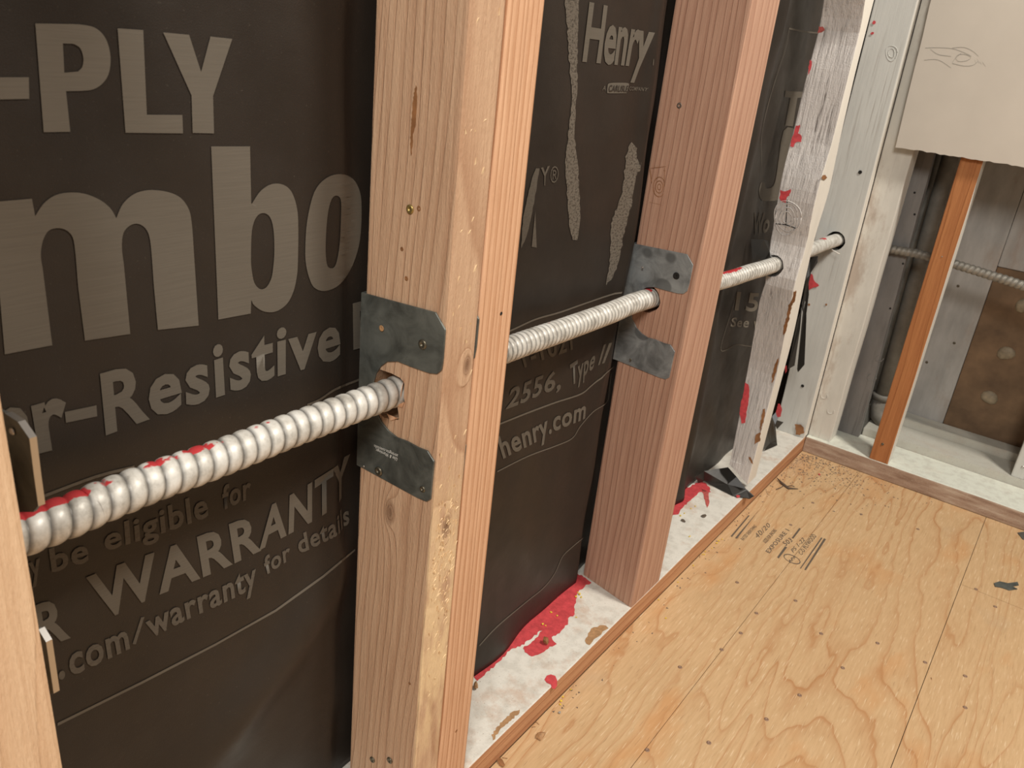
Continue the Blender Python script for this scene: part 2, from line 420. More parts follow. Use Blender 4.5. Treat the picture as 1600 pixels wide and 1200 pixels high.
# ------------------------------------------------------------------ flat pieces (paint, print)
def flat_from_loops(name, loops, place, mat, parent, cell=None, smooth_curve=False, kind=None, thick=0.):
    """loops: list of outlines in 2D; filled (even-odd) through a curve, cut on a grid, placed by place(u,v)"""
    cu = bpy.data.curves.new('c', 'CURVE'); cu.dimensions = '2D'; cu.fill_mode = 'BOTH'
    for lp in loops:
        sp = cu.splines.new('POLY'); sp.points.add(len(lp)-1); sp.use_cyclic_u = True
        for p, q in zip(sp.points, lp): p.co = (q[0], q[1], 0, 1)
    return curve_flat(name, cu, place, mat, parent, cell)
def curve_flat(name, cu, place, mat, parent, cell=None):
    o = bpy.data.objects.new('c', cu); COL.objects.link(o); bpy.context.view_layer.update()
    dg = bpy.context.evaluated_depsgraph_get(); me = bpy.data.meshes.new_from_object(o.evaluated_get(dg))
    bpy.data.objects.remove(o)
    bm = bmesh.new(); bm.from_mesh(me)
    if cell and len(bm.verts):
        for ax in (0, 1):
            lo = min(v.co[ax] for v in bm.verts); hi = max(v.co[ax] for v in bm.verts)
            k = lo+cell
            while k < hi and (hi-lo)/cell < 200:
                nrm = (1, 0, 0) if ax == 0 else (0, 1, 0)
                bmesh.ops.bisect_plane(bm, geom=bm.verts[:]+bm.edges[:]+bm.faces[:], plane_co=(k if ax == 0 else 0, k if ax == 1 else 0, 0), plane_no=nrm)
                k += cell
    for v in bm.verts: v.co = place(v.co.x, v.co.y)
    for f in bm.faces:
        f.normal_update()
        if f.normal.dot(CAM-f.calc_center_median()) < 0: f.normal_flip()
    return from_bm(name, bm, mat, parent)
def smooth_loop(pts, n=4):
    out = []; L = len(pts)
    for i in range(L):
        p0, p1, p2, p3 = (Vector(pts[(i+k-1) % L]) for k in range(4))
        for k in range(n):
            t = k/n
            out.append(tuple(.5*((2*p1)+(p2-p0)*t+(2*p0-5*p1+4*p2-p3)*t*t+(3*p1-p0-3*p2+p3)*t**3)))
    return out
def jag_loop(pts, amp, step=4, seed=0):
    rr = random.Random(seed); out = []
    for a, b in zip(pts, pts[1:]+pts[:1]):
        a, b = Vector(a), Vector(b); L = (b-a).length; k = max(1, int(L/step)); nn = Vector((-(b-a).y, (b-a).x))/max(L, 1e-6)
        for i in range(k): out.append(tuple(a.lerp(b, i/k)+nn*rr.uniform(-amp, amp)))
    return out
def paint_px(name, pts, ax, v, mat, parent, amp=1.2, step=4, seed=0, off=.0004):
    sgn = 1 if CAM[ax] > v else -1
    return flat_from_loops(name, [jag_loop(pts, amp, step, seed)], lambda x, y: W(x, y, ax, v+sgn*off), mat, parent)
def c1(*p): return [(x/2.6667, y/2.6667) for x, y in p]
def crop(p, ox, oy, s): return [(ox+x/s, oy+y/s) for x, y in p]

# =================================================================== structure
# floor: three plywood panels
fl = root('floor', (.6, .9, 0), 'tan plywood subfloor of three panels with wavy orange grain', 'floor', kind='structure')
def panel(x0, x1, y0, y1, mi):
    bm = box_bm(x0, x1, y0, y1, -.018, 0, 0)
    top = [f for f in bm.faces if f.normal.z > .5]
    return from_bm('plywood_panel', bm, M['ply'][mi], fl)
g = .0004
XS1, XS2, YS = .1255, .372, 1.428
panel(0.0005, XS1-g, -1.2, 1.722, 0); panel(XS1+g, XS2-g, -1.2, 1.722, 1); panel(XS2+g, 2.4, -1.2, YS-g, 2)
panel(XS2+g, 2.4, YS+g, 1.722, 0)
from_bm('joist_deck', box_bm(-.1, 2.4, -1.2, 2.0, -.05, -.019, 0), M['ply_edge'], fl)
scr = crop([(648, 503), (485, 555), (420, 638), (340, 707), (167, 780), (755, 640), (845, 783), (527, 997), (287, 1095), (665, 897),
            (1355, 817), (1355, 948), (922, 143), (1158, 205), (720, 95), (628, 187), (1400, 455), (1480, 528), (990, 680), (1188, 760), (30, 1125), (405, 427)], 1000, 750, 2.6667)
def disc(name, c, nrm, r, mat, parent, h=.0008, n=14, dome=.4, cross=True):
    c = Vector(c); nrm = Vector(nrm).normalized(); a = nrm.orthogonal().normalized(); b = nrm.cross(a)
    vs = []; fs = []
    prof = [(1, 0), (1, h*.6), (.75, h), (.35, h*.9), (.3, h*.3)]
    for (q, hh) in prof:
        for i in range(n): t = i*2*math.pi/n; vs.append(c+a*(r*q*math.cos(t))+b*(r*q*math.sin(t))+nrm*hh)
    for k in range(len(prof)-1):
        for i in range(n): j = (i+1) % n; fs.append((k*n+i, k*n+j, (k+1)*n+j, (k+1)*n+i))
    vs.append(c+nrm*h*.2); z = len(vs)-1
    for i in range(n): fs.append(((len(prof)-1)*n+i, (len(prof)-1)*n+(i+1) % n, z))
    return mesh(name, vs, fs, mat, parent, True)
for p in scr: disc('screw_head', W(*p, 2, .0002), (0, 0, 1), .0030, M['floor_screw'], fl, .0006)

# far bottom plate
fp = root('far_bottom_plate', (.6, 1.76, 0), 'dusty brown bottom plate with white painted top under the far wall', 'plate')
fb0 = lambda x: 1.7215
bm = lumber_bm([[(x, fb0(x), 0), (x, fb0(x)+.0015+.001*math.sin(x*23), ZP), (x, 1.838, ZP), (x, 1.838, 0)] for x in [0.0006+.07*k for k in range(20)]], .0025)
o = from_bm('board', bm, [M['dusty'], M['plate_top_far']], fp)
for f in o.data.polygons:
    if f.normal.z > .6: f.material_index = 1
# raised ledges inside the far bay
from_bm('ledge_board', box_bm(.09, 1.3, 1.8385, 1.925, .0, .0526), M['ledge'], root('bay_ledge', (.6, 1.84, 0), 'pale painted ledge board behind the far bottom plate', 'ledge'))
from_bm('ledge_board', box_bm(.04, 1.3, 1.9255, 1.972, .0, .0705), M['ledge'], root('bay_ledge', (.6, 1.93, 0), 'higher grey ledge strip at the foot of the back panels', 'ledge'))

# left bottom plate
lp = root('left_bottom_plate', (-.05, .8, 0), 'raw wood bottom plate with white painted top under the left wall', 'plate')
sec = []
for k in range(30):
    y = -.4+k*(1.722+.4)/29
    sec.append([(-.14, y, 0), (0, y, 0), (.0003*math.sin(k*1.7)-.0004, y, ZP), (-.14, y, ZP)])
o = from_bm('board', lumber_bm(sec, .0022), [M['platewood'], M['plate_top']], lp)
for f in o.data.polygons:
    if f.normal.z > .6: f.material_index = 1
# rotate ring axis for the plate's grain is not needed: its edge shows fine streaks along y
M['platewood'].node_tree.nodes['Texture Coordinate'].outputs['Object']
def swap_yz(mat):
    nt = mat.node_tree; tc = nt.nodes['Texture Coordinate']; links = [l.to_socket for l in tc.outputs['Object'].links]
    mp = nt.nodes.new('ShaderNodeMapping'); mp.inputs['Rotation'].default_value = (math.pi/2, 0, 0)
    for s in links: nt.links.new(mp.outputs[0], s)
    nt.links.new(tc.outputs['Object'], mp.inputs[0])
swap_yz(M['platewood'])
# plate paint marks
red_in = crop([(1090, 398), (1130, 425), (1100, 445), (1075, 470), (1062, 520), (1062, 560), (1035, 575), (1030, 600), (1000, 640), (965, 655), (985, 680), (925, 720), (880, 738), (850, 718), (845, 700), (900, 660), (925, 625), (850, 682), (790, 712), (740, 760), (700, 800), (655, 838),
               (640, 820), (700, 740), (770, 670), (815, 640), (850, 580), (910, 505), (960, 455), (1000, 420), (1060, 385)], 500, 750, 2.6667)
paint_px('red_paint_band', red_in, 2, ZP, M['red'], lp, 1.6, 3.5, 3)
paint_px('red_paint_drip', crop([(935, 832), (945, 815), (962, 810), (980, 816), (988, 835), (988, 858), (978, 872), (966, 868), (962, 852), (945, 845)], 500, 750, 2.6667), 2, ZP, M['red'], lp, .2, 4, 4)
paint_px('red_paint_band', crop([(130, 1082), (135, 1010), (190, 970), (255, 935), (290, 960), (295, 985), (250, 985), (215, 1010), (175, 1050), (160, 1075)], 1000, 400, 2.6667), 2, ZP, M['red'], lp, 1.2, 3, 5)
paint_px('red_paint_smear', crop([(255, 965), (285, 985), (290, 1030), (278, 1050), (268, 1010)], 1000, 400, 2.6667), 2, ZP, M['pink'], lp, 1, 3, 6)
paint_px('bare_wood_patch', crop([(1105, 670), (1130, 620), (1180, 605), (1200, 615), (1160, 650), (1120, 690)], 500, 750, 2.6667), 2, ZP, M['chipw'], lp, 1.5, 4, 7)
paint_px('bare_wood_patch', crop([(410, 890), (490, 780), (600, 680), (680, 655), (660, 690), (560, 780), (470, 860), (420, 960)], 700, 1000, 6), 2, ZP, M['pink'] if 0 else M['chipw'], lp, 1.5, 3, 8)
M['chipw'].node_tree.nodes['Principled BSDF']

# =================================================================== weather barrier
ws = root('weather_barrier', (-.094, .6, ZP), 'black weather barrier sheet with tan printed lettering behind the left studs', 'building paper')
ys = [-.35+.006*i for i in range(410)]; zs = [ZP+.0006+.0075*i for i in range(185)]
vs = [(S(y, z), y, z) for z in zs for y in ys]; nY = len(ys)
fs = [(j*nY+i, j*nY+i+1, (j+1)*nY+i+1, (j+1)*nY+i) for j in range(len(zs)-1) for i in range(nY-1)]
sheet = mesh('sheet', vs, fs, M['wrb'], ws, True)
md = sheet.modifiers.new('s', 'SOLIDIFY'); md.thickness = .0007; md.offset = -1
def ink_loops(name, loops, mat='ink', cell=9):
    o = flat_from_loops(name, loops, lambda x, y: onS(x, y), M[mat], ws, cell)
    for p in o.data.polygons: p.use_smooth = True
    return o
def stroke(name, pts, w, mat='ink', closed=False):      # printed line: w in metres on the sheet
    P = []
    for a, b in zip(pts[:-1], pts[1:]):
        k = max(1, int(math.dist(a, b)/9))
        for i in range(k): P.append((a[0]+(b[0]-a[0])*i/k, a[1]+(b[1]-a[1])*i/k))
    P.append(pts[-1]); Q = [onS(*p) for p in P]; vs = []
    for i, q in enumerate(Q):
        t = (Q[min(i+1, len(Q)-1)]-Q[max(i-1, 0)]); nn = Vector((0, -t.z, t.y)).normalized()*w/2
        for s in (1, -1):
            y, z = q.y+nn.y*s, q.z+nn.z*s; vs.append((S(y, z)+.0006, y, z))
    return mesh(name, vs, [(2*i, 2*i+1, 2*i+3, 2*i+2) for i in range(len(Q)-1)], M[mat], ws)
def sm(pts, n=5):
    out = []; L = len(pts)
    for i in range(L-1):
        p0, p1, p2, p3 = Vector(pts[max(i-1, 0)]), Vector(pts[i]), Vector(pts[i+1]), Vector(pts[min(i+2, L-1)])
        for k in range(n):
            t = k/n; out.append(tuple(.5*((2*p1)+(p2-p0)*t+(2*p0-5*p1+4*p2-p3)*t*t+(3*p1-p0-3*p2+p3)*t**3)))
    out.append(tuple(pts[-1])); return out
def C(pts): return [(x/2.6667, y/2.6667) for x, y in pts]            # crop at (0,0)
def D_(pts): return [(x/2.6667, y/2.6667+400) for x, y in pts]      # crop at (0,400)
# big letters -------------------------------------------------------
ink_loops('printed_dash', [C([(-60, 322), (120, 322), (122, 412), (-60, 416)])])
P_out = C([(147, 98)])+sm(C([(300, 100), (350, 104), (400, 118), (440, 160), (460, 230), (455, 300), (430, 345), (390, 372), (340, 379)]))+C([(275, 380), (293, 549), (182, 551)])
P_in = C([(262, 181), (300, 182)])+sm(C([(310, 184), (335, 202), (347, 240), (343, 278), (325, 298)]))+C([(268, 303)])
ink_loops('printed_letter', [P_out, P_in])
ink_loops('printed_letter', [C([(490, 118), (597, 125), (612, 478), (760, 479), (763, 556), (523, 553)])])
ink_loops('printed_letter', [C([(680, 135), (788, 145), (838, 300), (877, 152), (968, 162), (888, 400), (892, 556), (803, 554), (798, 397)])])
m_out = C([(-35, 842), (133, 828), (146, 898)])+sm(C([(147, 900), (185, 845), (235, 812), (295, 802), (355, 808), (415, 832), (460, 868), (484, 908)]))+sm(C([(486, 906), (512, 850), (560, 808), (622, 792), (695, 799), (752, 824), (788, 875), (800, 940), (806, 1020)]))+D_([(828, 290), (658, 308)]) + sm(C([(641, 1190), (628, 1020), (612, 960), (580, 934), (545, 938), (515, 970), (508, 1030), (516, 1100)])) + D_([(543, 325), (354, 353)]) + sm(C([(325, 1190), (310, 1020), (290, 970), (250, 951), (205, 960), (180, 1000), (170, 1060), (178, 1120)])) + D_([(218, 372), (20, 410)])
ink_loops('printed_letter', [m_out])
b_out = C([(880, 610), (1042, 610), (1047, 846)])+sm(C([(1049, 850), (1085, 797), (1130, 768), (1178, 769), (1215, 800), (1238, 870), (1243, 960), (1241, 1100)])+D_([(1236, 90), (1222, 150), (1195, 200), (1150, 231), (1100, 231), (1060, 206), (1047, 182)]))+D_([(1045, 240), (910, 265)])
b_in = smooth_loop(C([(1046, 1060), (1050, 960), (1068, 905), (1097, 888), (1125, 905), (1140, 960), (1143, 1050)])+D_([(1138, 50), (1130, 95), (1110, 130), (1085, 138), (1060, 112), (1048, 50)]), 4)
ink_loops('printed_letter', [b_out, b_in])
o_out = smooth_loop(C([(1272, 1040), (1280, 920), (1310, 800), (1360, 742), (1420, 725), (1470, 745), (1500, 800), (1507, 880), (1500, 1000)])+D_([(1475, 25), (1440, 90), (1400, 130), (1350, 146), (1310, 132), (1290, 95), (1276, 40)]), 4)
o_in = smooth_loop(C([(1400, 815), (1420, 832), (1421, 900), (1415, 1020), (1400, 1100), (1380, 1118), (1362, 1100), (1357, 1020), (1365, 900), (1380, 835)]), 4)
ink_loops('printed_letter', [o_out, o_in])
# words ----------------------------------------------------------------
def word(txt, TL, TR, BR, BL, name='printed_word', mat='ink_small', parent=None, bold=.024, plane=None, cellw=.012, shear=0., track=1.09):
    """letters mapped onto the quad: baseline BL-BR, top of the tallest letter TL-TR"""
    parent = parent or ws
    cu = bpy.data.curves.new('t', 'FONT'); cu.body = txt; cu.size = 1; cu.offset = bold; cu.resolution_u = 3; cu.shear = shear; cu.space_character = track
    o = bpy.data.objects.new('t', cu); COL.objects.link(o); bpy.context.view_layer.update()
    dg = bpy.context.evaluated_depsgraph_get(); me = bpy.data.meshes.new_from_object(o.evaluated_get(dg)); bpy.data.objects.remove(o)
    xs = [v.co.x for v in me.vertices]; ytop = max(v.co.y for v in me.vertices); x0, x1 = min(xs), max(xs)
    if plane is None: A = [onS(*p) for p in (TL, TR, BR, BL)]
    else: A = [W(*p, plane[0], plane[1]) for p in (TL, TR, BR, BL)]
    bm = bmesh.new(); bm.from_mesh(me)
    width = (A[2]-A[3]).length; n = min(60, int(width/cellw)) if plane is None else 0
    for k in range(1, n):
        xx = x0+(x1-x0)*k/n
        bmesh.ops.bisect_plane(bm, geom=bm.verts[:]+bm.edges[:]+bm.faces[:], plane_co=(xx, 0, 0), plane_no=(1, 0, 0))
    for v in bm.verts:
        u = (v.co.x-x0)/(x1-x0); w = v.co.y/ytop
        p = A[3].lerp(A[2], u).lerp(A[0].lerp(A[1], u), w) if 0 else (A[3].lerp(A[2], u)*(1-w)+A[0].lerp(A[1], u)*w)
        if plane is None: v.co = Vector((S(p.y, p.z)+.0007, p.y, p.z))
        else:
            q = p.copy(); q[plane[0]] = plane[1]+(.0003 if CAM[plane[0]] > plane[1] else -.0003); v.co = q
    for f in bm.faces:
        f.normal_update()
        if f.normal.dot(CAM-f.calc_center_median()) < 0: f.normal_flip()
    return from_bm(name, bm, M[mat], parent, plane is None)
word('e', (-14, 644), (44, 629), (50, 706), (-6, 717), mat='ink', bold=.03)
word('r', (48, 633), (101, 617), (112, 690), (60, 704), mat='ink', bold=.035)
ink_loops('printed_dash', [D_([(270, 650), (402, 622), (405, 668), (275, 695)])])
word('Resistive', (156, 584), (531, 483), (532, 556), (165, 677), mat='ink', bold=.028)
word('B', (551, 474), (588, 465), (592, 534), (552, 544), mat='ink', bold=.03)
word('be', (76, 858), (136, 838), (139, 876), (81, 894)); word('eligible', (161, 826), (322, 767), (326, 806), (164, 861)); word('for', (346, 760), (392, 741), (392, 777), (349, 796))
word('R', (50, 948), (97, 928), (110, 994), (60, 1012), mat='ink', bold=.03)
word('WARR', (134, 902), (402, 802), (408, 858), (152, 972), mat='ink', bold=.028); word('ANTY', (406, 798), (547, 709), (545, 768), (405, 858), mat='ink', bold=.028)
word('.', (91, 1050), (101, 1046), (102, 1057), (92, 1061)); word('com', (106, 1024), (198, 984), (203, 1012), (110, 1056))
ink_loops('printed_slash', [crop([(588, 572), (602, 570), (566, 684), (552, 684)], 0, 750, 2.6667)], 'ink_small')
word('warranty', (225, 966), (399, 882), (402, 914), (234, 997)); word('for', (410, 872), (452, 846), (454, 873), (416, 898)); word('details', (462, 838), (545, 787), (546, 817), (468, 865))
word('y', (44, 880), (62, 872), (66, 896), (48, 906))
stroke('printed_line', [(90, 1132), (225, 1065), (337, 1007), (431, 954), (506, 900), (555, 859)], .0024)
stroke('printed_line', sm([(40, 785), (64, 777), (150, 745), (210, 730)]), .0022, 'ink_small'); stroke('printed_line', sm([(480, 633), (499, 625), (525, 608), (562, 593), (575, 588)]), .0022, 'ink_small')
# second bay
word('Henry', (921, 3), (1026, 25), (1011, 103), (910, 93), mat='ink', bold=.028, shear=.0, track=.97)
word('.', (1017, 91), (1022, 92), (1021, 101), (1016, 100), mat='ink', bold=.02)
word('A', (942, 134), (948, 134), (946, 141), (941, 141), bold=.02)
ink_loops('printed_badge', [smooth_loop(crop([(515, 1080), (520, 1010), (545, 975), (700, 970), (765, 978), (768, 1010), (745, 1085), (720, 1092), (600, 1094), (525, 1092)], 880, 0, 7.5), 3)], 'ink', 6)
M['ink_dark'] = solid('sheet_black_lettering', (.03, .023, .017), .6)
word('CARLISLE', (951.5, 132.5), (981.5, 133.5), (979.5, 143), (950, 142.5), mat='ink_dark', bold=.02)
for v in COL.objects[-1].data.vertices: v.co.x += .0006
word('COMPANY', (984, 135), (1009, 136.5), (1007.5, 142), (983, 141.5), bold=.02)
ink_loops('scuffed_strip', [jag_loop(crop([(1020, 0), (1030, 120), (1038, 250), (1050, 400), (1036, 550), (1022, 680), (1030, 820), (1040, 950), (1052, 1002), (1070, 1000), (1083, 940), (1083, 850), (1075, 700), (1060, 560), (1072, 350), (1075, 150), (1080, 0)], 500, 0, 2.6667), 1., 5, 1)], 'scuff')
ink_loops('scuffed_strip', [jag_loop(crop([(1275, 640), (1300, 590), (1340, 640), (1330, 750), (1300, 850), (1270, 950), (1250, 1080), (1225, 1150), (1190, 1190), (1205, 1100), (1210, 1000), (1215, 920), (1260, 800), (1270, 700)], 500, 0, 2.6667), 1.4, 5, 2)], 'scuff')
ink_loops('scuffed_patch', [jag_loop(crop([(900, 702), (915, 702), (902, 780), (882, 900), (860, 990), (838, 1035), (846, 900), (878, 760)], 500, 0, 2.6667), .6, 6, 3)], 'ink_small')
ink_loops('scuffed_patch', [crop([(882, 1028), (897, 880), (903, 1032)], 500, 0, 2.6667)], 'ink_small')
word('Y', (845, 262), (859, 259), (854, 288), (848, 290), bold=.02)
word('®', (860.5, 259), (873.5, 260), (872, 284), (859.5, 287), bold=.0)
word('Y-1021', (803, 550), (893, 517), (895, 545), (812, 577)); word('2556,', (796, 607), (877, 576), (876, 606), (790, 639), shear=.1)
word('Type II', (890, 570), (953, 534), (948, 566), (893, 602), shear=.1); word('henry.com', (776, 683), (917, 623), (914, 653), (786, 716), mat='ink', bold=.026)
stroke('printed_line', sm([(780, 663), (790, 659), (825, 645), (868, 629), (907, 616), (925, 602), (959, 573)]), .0024)
stroke('printed_line', sm([(777, 737), (825, 713), (868, 697), (894, 685), (907, 666), (927, 643.5), (948, 629), (952, 610), (955, 584)]), .0018)
stroke('printed_line', sm([(790, 520), (804, 514), (837, 499), (875, 488), (912, 475), (950, 462), (971, 456)]), .0022)
stroke('printed_line', sm([(749, 1009), (777, 979), (822, 941), (849, 919), (867, 896), (879, 870), (894, 855), (912, 840)]), .0020)
# third bay
E5 = lambda p: crop(p, 1040, 0, 4.615)
ink_loops('printed_letter', [E5([(865, 655), (1000, 662), (995, 705), (950, 705), (918, 912), (862, 905), (900, 705), (858, 698)])])
ink_loops('printed_letter', [smooth_loop(crop([(598, 545), (650, 548), (640, 640), (622, 790), (585, 832), (510, 835), (496, 800), (505, 760), (520, 765), (525, 785), (555, 775), (570, 720)], 1000, 0, 2.6667), 3)])
word('Wo', (1179, 332), (1206, 334), (1200, 362), (1175, 366), mat='ink_small', bold=.03)
word('15', (1152, 456), (1187, 458), (1183, 486), (1148, 484), mat='ink_bright', bold=.026); word('See w', (1144, 496), (1190, 496), (1187, 512), (1141, 510), mat='ink_bright', bold=.02)
stroke('printed_line', sm(E5([(890, 205), (1000, 228), (1120, 240)])), .0026, 'ink_small')
stroke('printed_line', sm(E5([(892, 200), (870, 330), (820, 500), (760, 680), (715, 850), (692, 1000), (690, 1200)])), .0016, 'ink_small')
stroke('printed_line', sm(E5([(880, 240), (845, 400), (800, 540), (740, 760), (700, 930), (680, 1100)])), .0012, 'ink_small')
stroke('printed_line', sm(crop([(412, 130), (372, 260), (337, 392), (400, 370), (440, 374), (480, 380)], 1000, 400, 2.6667)), .0024, 'ink_small')

cl = root('gap_backing', (-.16, 1.9, 0), 'sheathing added in black to darken the gaps in the corner behind the white studs', 'sheathing')
from_bm('backing_board', box_bm(-.2, .039, 1.99, 2.005, -.02, 1.4, 0), M['black'], cl)  # unseen black boards added so the corner gaps read dark
from_bm('backing_board', box_bm(-.2, -.185, 1.0, 1.989, -.02, 1.4, 0), M['black'], cl)
from_bm('backing_board', box_bm(.04, 1.3, 1.992, 2.005, -.02, 1.4, 0), M['black'], cl)

# =================================================================== studs of the left wall
def stud(name, label, cat, L, F, R, mat, xb=-.089, top=1.34, bevel=.002, base_z=ZP, n=12, wob=0.):
    r = root(name, (0, R(.3).y-.02, base_z), label, cat)
    def ring(z):
        l, f, rr = L(z), F(z), R(z)
        return [Vector((l.x, l.y, z)), Vector((f.x, f.y, z)), Vector((rr.x, rr.y, z)), Vector((l.x, rr.y, z))]
    secs = loft_between(ring(base_z+.0002), ring(top), n, wob, 3)
    o = from_bm('timber', lumber_bm(secs, bevel), mat, r)
    return r, o
D = .089
AL = edge_line(0, -D, (587, 0), (546, 1195)); AF = edge_line(0, 0, (734, 0), (648, 1196)); AR = edge_line(0, 0, (792, 0), (684, 1196))
BR = edge_line(0, 0, (853, 0), (727, 1196))
sA, tA = stud('wall_stud', 'knotty tan stud in front, near half of the doubled pair with the dark steel bracket', 'stud', AL, AF, AR, M['woodA'], bevel=.0028)
def shift(f, dy): return lambda z: f(z)+Vector((0, dy, 0))
BLf = lambda z: Vector((-D, AR(z).y+.0012, z)); BFf = lambda z: Vector((.0, AR(z).y+.0012, z))
sB, tB = stud('wall_stud', 'reddish straight-grained stud nailed to the far side of the knotty tan stud', 'stud', BLf, BFf, BR, M['woodB'], bevel=.0035)
L2 = edge_line(0, -.0955, (1055, 0), (910, 902)); F2 = edge_line(0, -.001, (1176, 0), (988, 940)); R2 = edge_line(0, -.001, (1220, 0), (1031, 905))
s2, t2 = stud('wall_post', 'thick pinkish wood post with blotchy grey bracket standing on the red-edged plate', 'post', L2, F2, R2, M['wood2'], bevel=.003)
R0 = edge_line(0, 0, (0, 600), (100, 1200))
s0, t0 = stud('wall_stud', 'blurred pale tan stud cut off by the left edge of the photo', 'stud',
              lambda z: Vector((-D, R0(z).y-.079, z)), lambda z: Vector((0, R0(z).y-.079, z)), R0, M['wood0'], bevel=.003)
# holes for the conduit
hA = [W(x, y, 1, .459) for x, y in [(593, 577), (612, 583), (626, 590), (633, 598), (632, 621), (634, 628), (622, 634), (625, 656), (612, 655), (600, 652), (588, 640), (583, 600)]]
cut(tA, prism_y([(p.x, p.z) for p in hA], .40, .56)); cut(tB, prism_y(circle(-.056, .504, .021, 20), .40, .62))
cut(t2, prism_y(circle(-.0635, .4885, .0175, 20, .0012), .88, 1.1)); cut(t0, prism_y(circle(-.052, .508, .019, 20), .0, .3))
# nails, screws and marks in the timbers
def nailhead(px, py, ax, v, r, mat, parent, name='nail_head', h=.0012): 
    nrm = [0, 0, 0]; nrm[ax] = 1 if CAM[ax] > v else -1
    return disc(name, W(px, py, ax, v), nrm, r, M[mat], parent, h)
nailhead(641, 327, 1, .4585, .0036, 'brass', sA, 'screw_head'); nailhead(655, 326, 1, .4585, .0022, 'bare', sA, 'nail_hole', .0003)
nailhead(628, 389, 1, .4585, .0016, 'bare', sA, 'nail_hole', .0003); nailhead(635, 435, 1, .4583, .0018, 'bare', sA, 'nail_hole', .0003)
nailhead(582, 1187, 1, .4565, .0034, 'screw', sA, 'screw_head'); nailhead(609, 1188, 1, .4565, .0036, 'screw', sA, 'screw_head')
nailhead(640, 1068, 1, .457, .0014, 'bare', sA, 'nail_hole', .0003); nailhead(783, 490, 0, 0, .0016, 'dark', sB, 'nail_hole', .0003)
nailhead(713, 1142, 0, 0, .0018, 'bare', sB, 'nail_hole', .0003)
paint_px('bark_pocket', crop([(400, 345), (406, 400), (404, 470), (398, 520), (388, 560), (383, 640), (377, 650), (375, 600), (378, 530), (384, 450), (392, 380)], 500, 0, 2.6667), 1, .4592, M['bare'], sA, .8, 3, 2)
for px, py, r, mt in [(1062, 165, .0035, 'nail'), (1061, 152, .0016, 'bare'), (1021, 641, .0038, 'brass'), (1035, 644, .0014, 'bare'), (997, 736, .0042, 'brass'), (1011, 733, .0016, 'bare'), (1033, 668, .0012, 'bare'), (954, 880, .0042, 'screw'), (966, 871, .0014, 'dark')]:
    nailhead(px, py, 1, .9362-.0015*(py < 300), r, mt, s2, 'screw_head' if r > .003 else 'nail_hole', .0012 if r > .003 else .0003)
# stamp drawn on the post
cpx = Vector((1030, 292))
for rr_ in (16, 10, 5):
    lp_ = [(cpx.x+rr_*.62*math.cos(a*math.pi/9), cpx.y+rr_*math.sin(a*math.pi/9)) for a in range(18)]
    li_ = [(cpx.x+(rr_*.62-.8)*math.cos(a*math.pi/9), cpx.y+(rr_-.9)*math.sin(a*math.pi/9)) for a in range(18)]
    flat_from_loops('ink_mark', [lp_, li_], lambda x, y: W(x, y, 1, .9345), M['bare'], s2)
for a, b in [((1015, 262), (1018, 285)), ((1038, 262), (1036, 322)), ((1014, 315), (1040, 322)), ((1036, 266), (1056, 271)), ((1016, 262), (1040, 260))]:
    flat_from_loops('ink_mark', [[a, (a[0]+.9, a[1]+.6), (b[0]+.9, b[1]+.6), b]], lambda x, y: W(x, y, 1, .9345), M['bare'], s2)
# splinters round the hole in the near stud
for a, b, c_ in [((622, 633), (631, 592), (626, 624)), ((618, 634), (632, 628), (628, 637)), ((604, 646), (622, 654), (610, 657))]:
    q = [W(*p, 1, .457) for p in (a, b, c_)]; q2 = [W(*p, 1, .462) for p in (a, b, c_)]
    mesh('splinter', q+q2, [(0, 1, 2), (3, 5, 4), (0, 3, 4, 1), (1, 4, 5, 2), (2, 5, 3, 0)], M['woodB'], sA)
# rough torn grain on the front of the near stud: raised slivers
rr = random.Random(5)
vs, fs = [], []
for k in range(210):
    t = rr.random(); z = .16+.66*t if k > 170 else rr.gauss(.345, .045)
    yl, yr = AF(z).y+.006, AR(z).y-.004; y = rr.uniform(yl, yr); L = rr.uniform(.003, .009); w = rr.uniform(.0008, .0022); dy = rr.uniform(-.004, .004)
    h = rr.uniform(.0004, .0013)
    i = len(vs); vs += [(-.0003, y-w, z), (-.0003, y+w, z+.001), (h, y+dy, z+L), (-.0003, y+dy*.6, z+L*.9)]
    fs += [(i, i+1, i+2), (i+1, i+3, i+2), (i, i+2, i+3)]
M['fibre'] = solid('torn_wood_fibre', (.78, .58, .35), .7)
tag(mesh('torn_grain', vs, fs, M['fibre'], sA), kind='stuff')

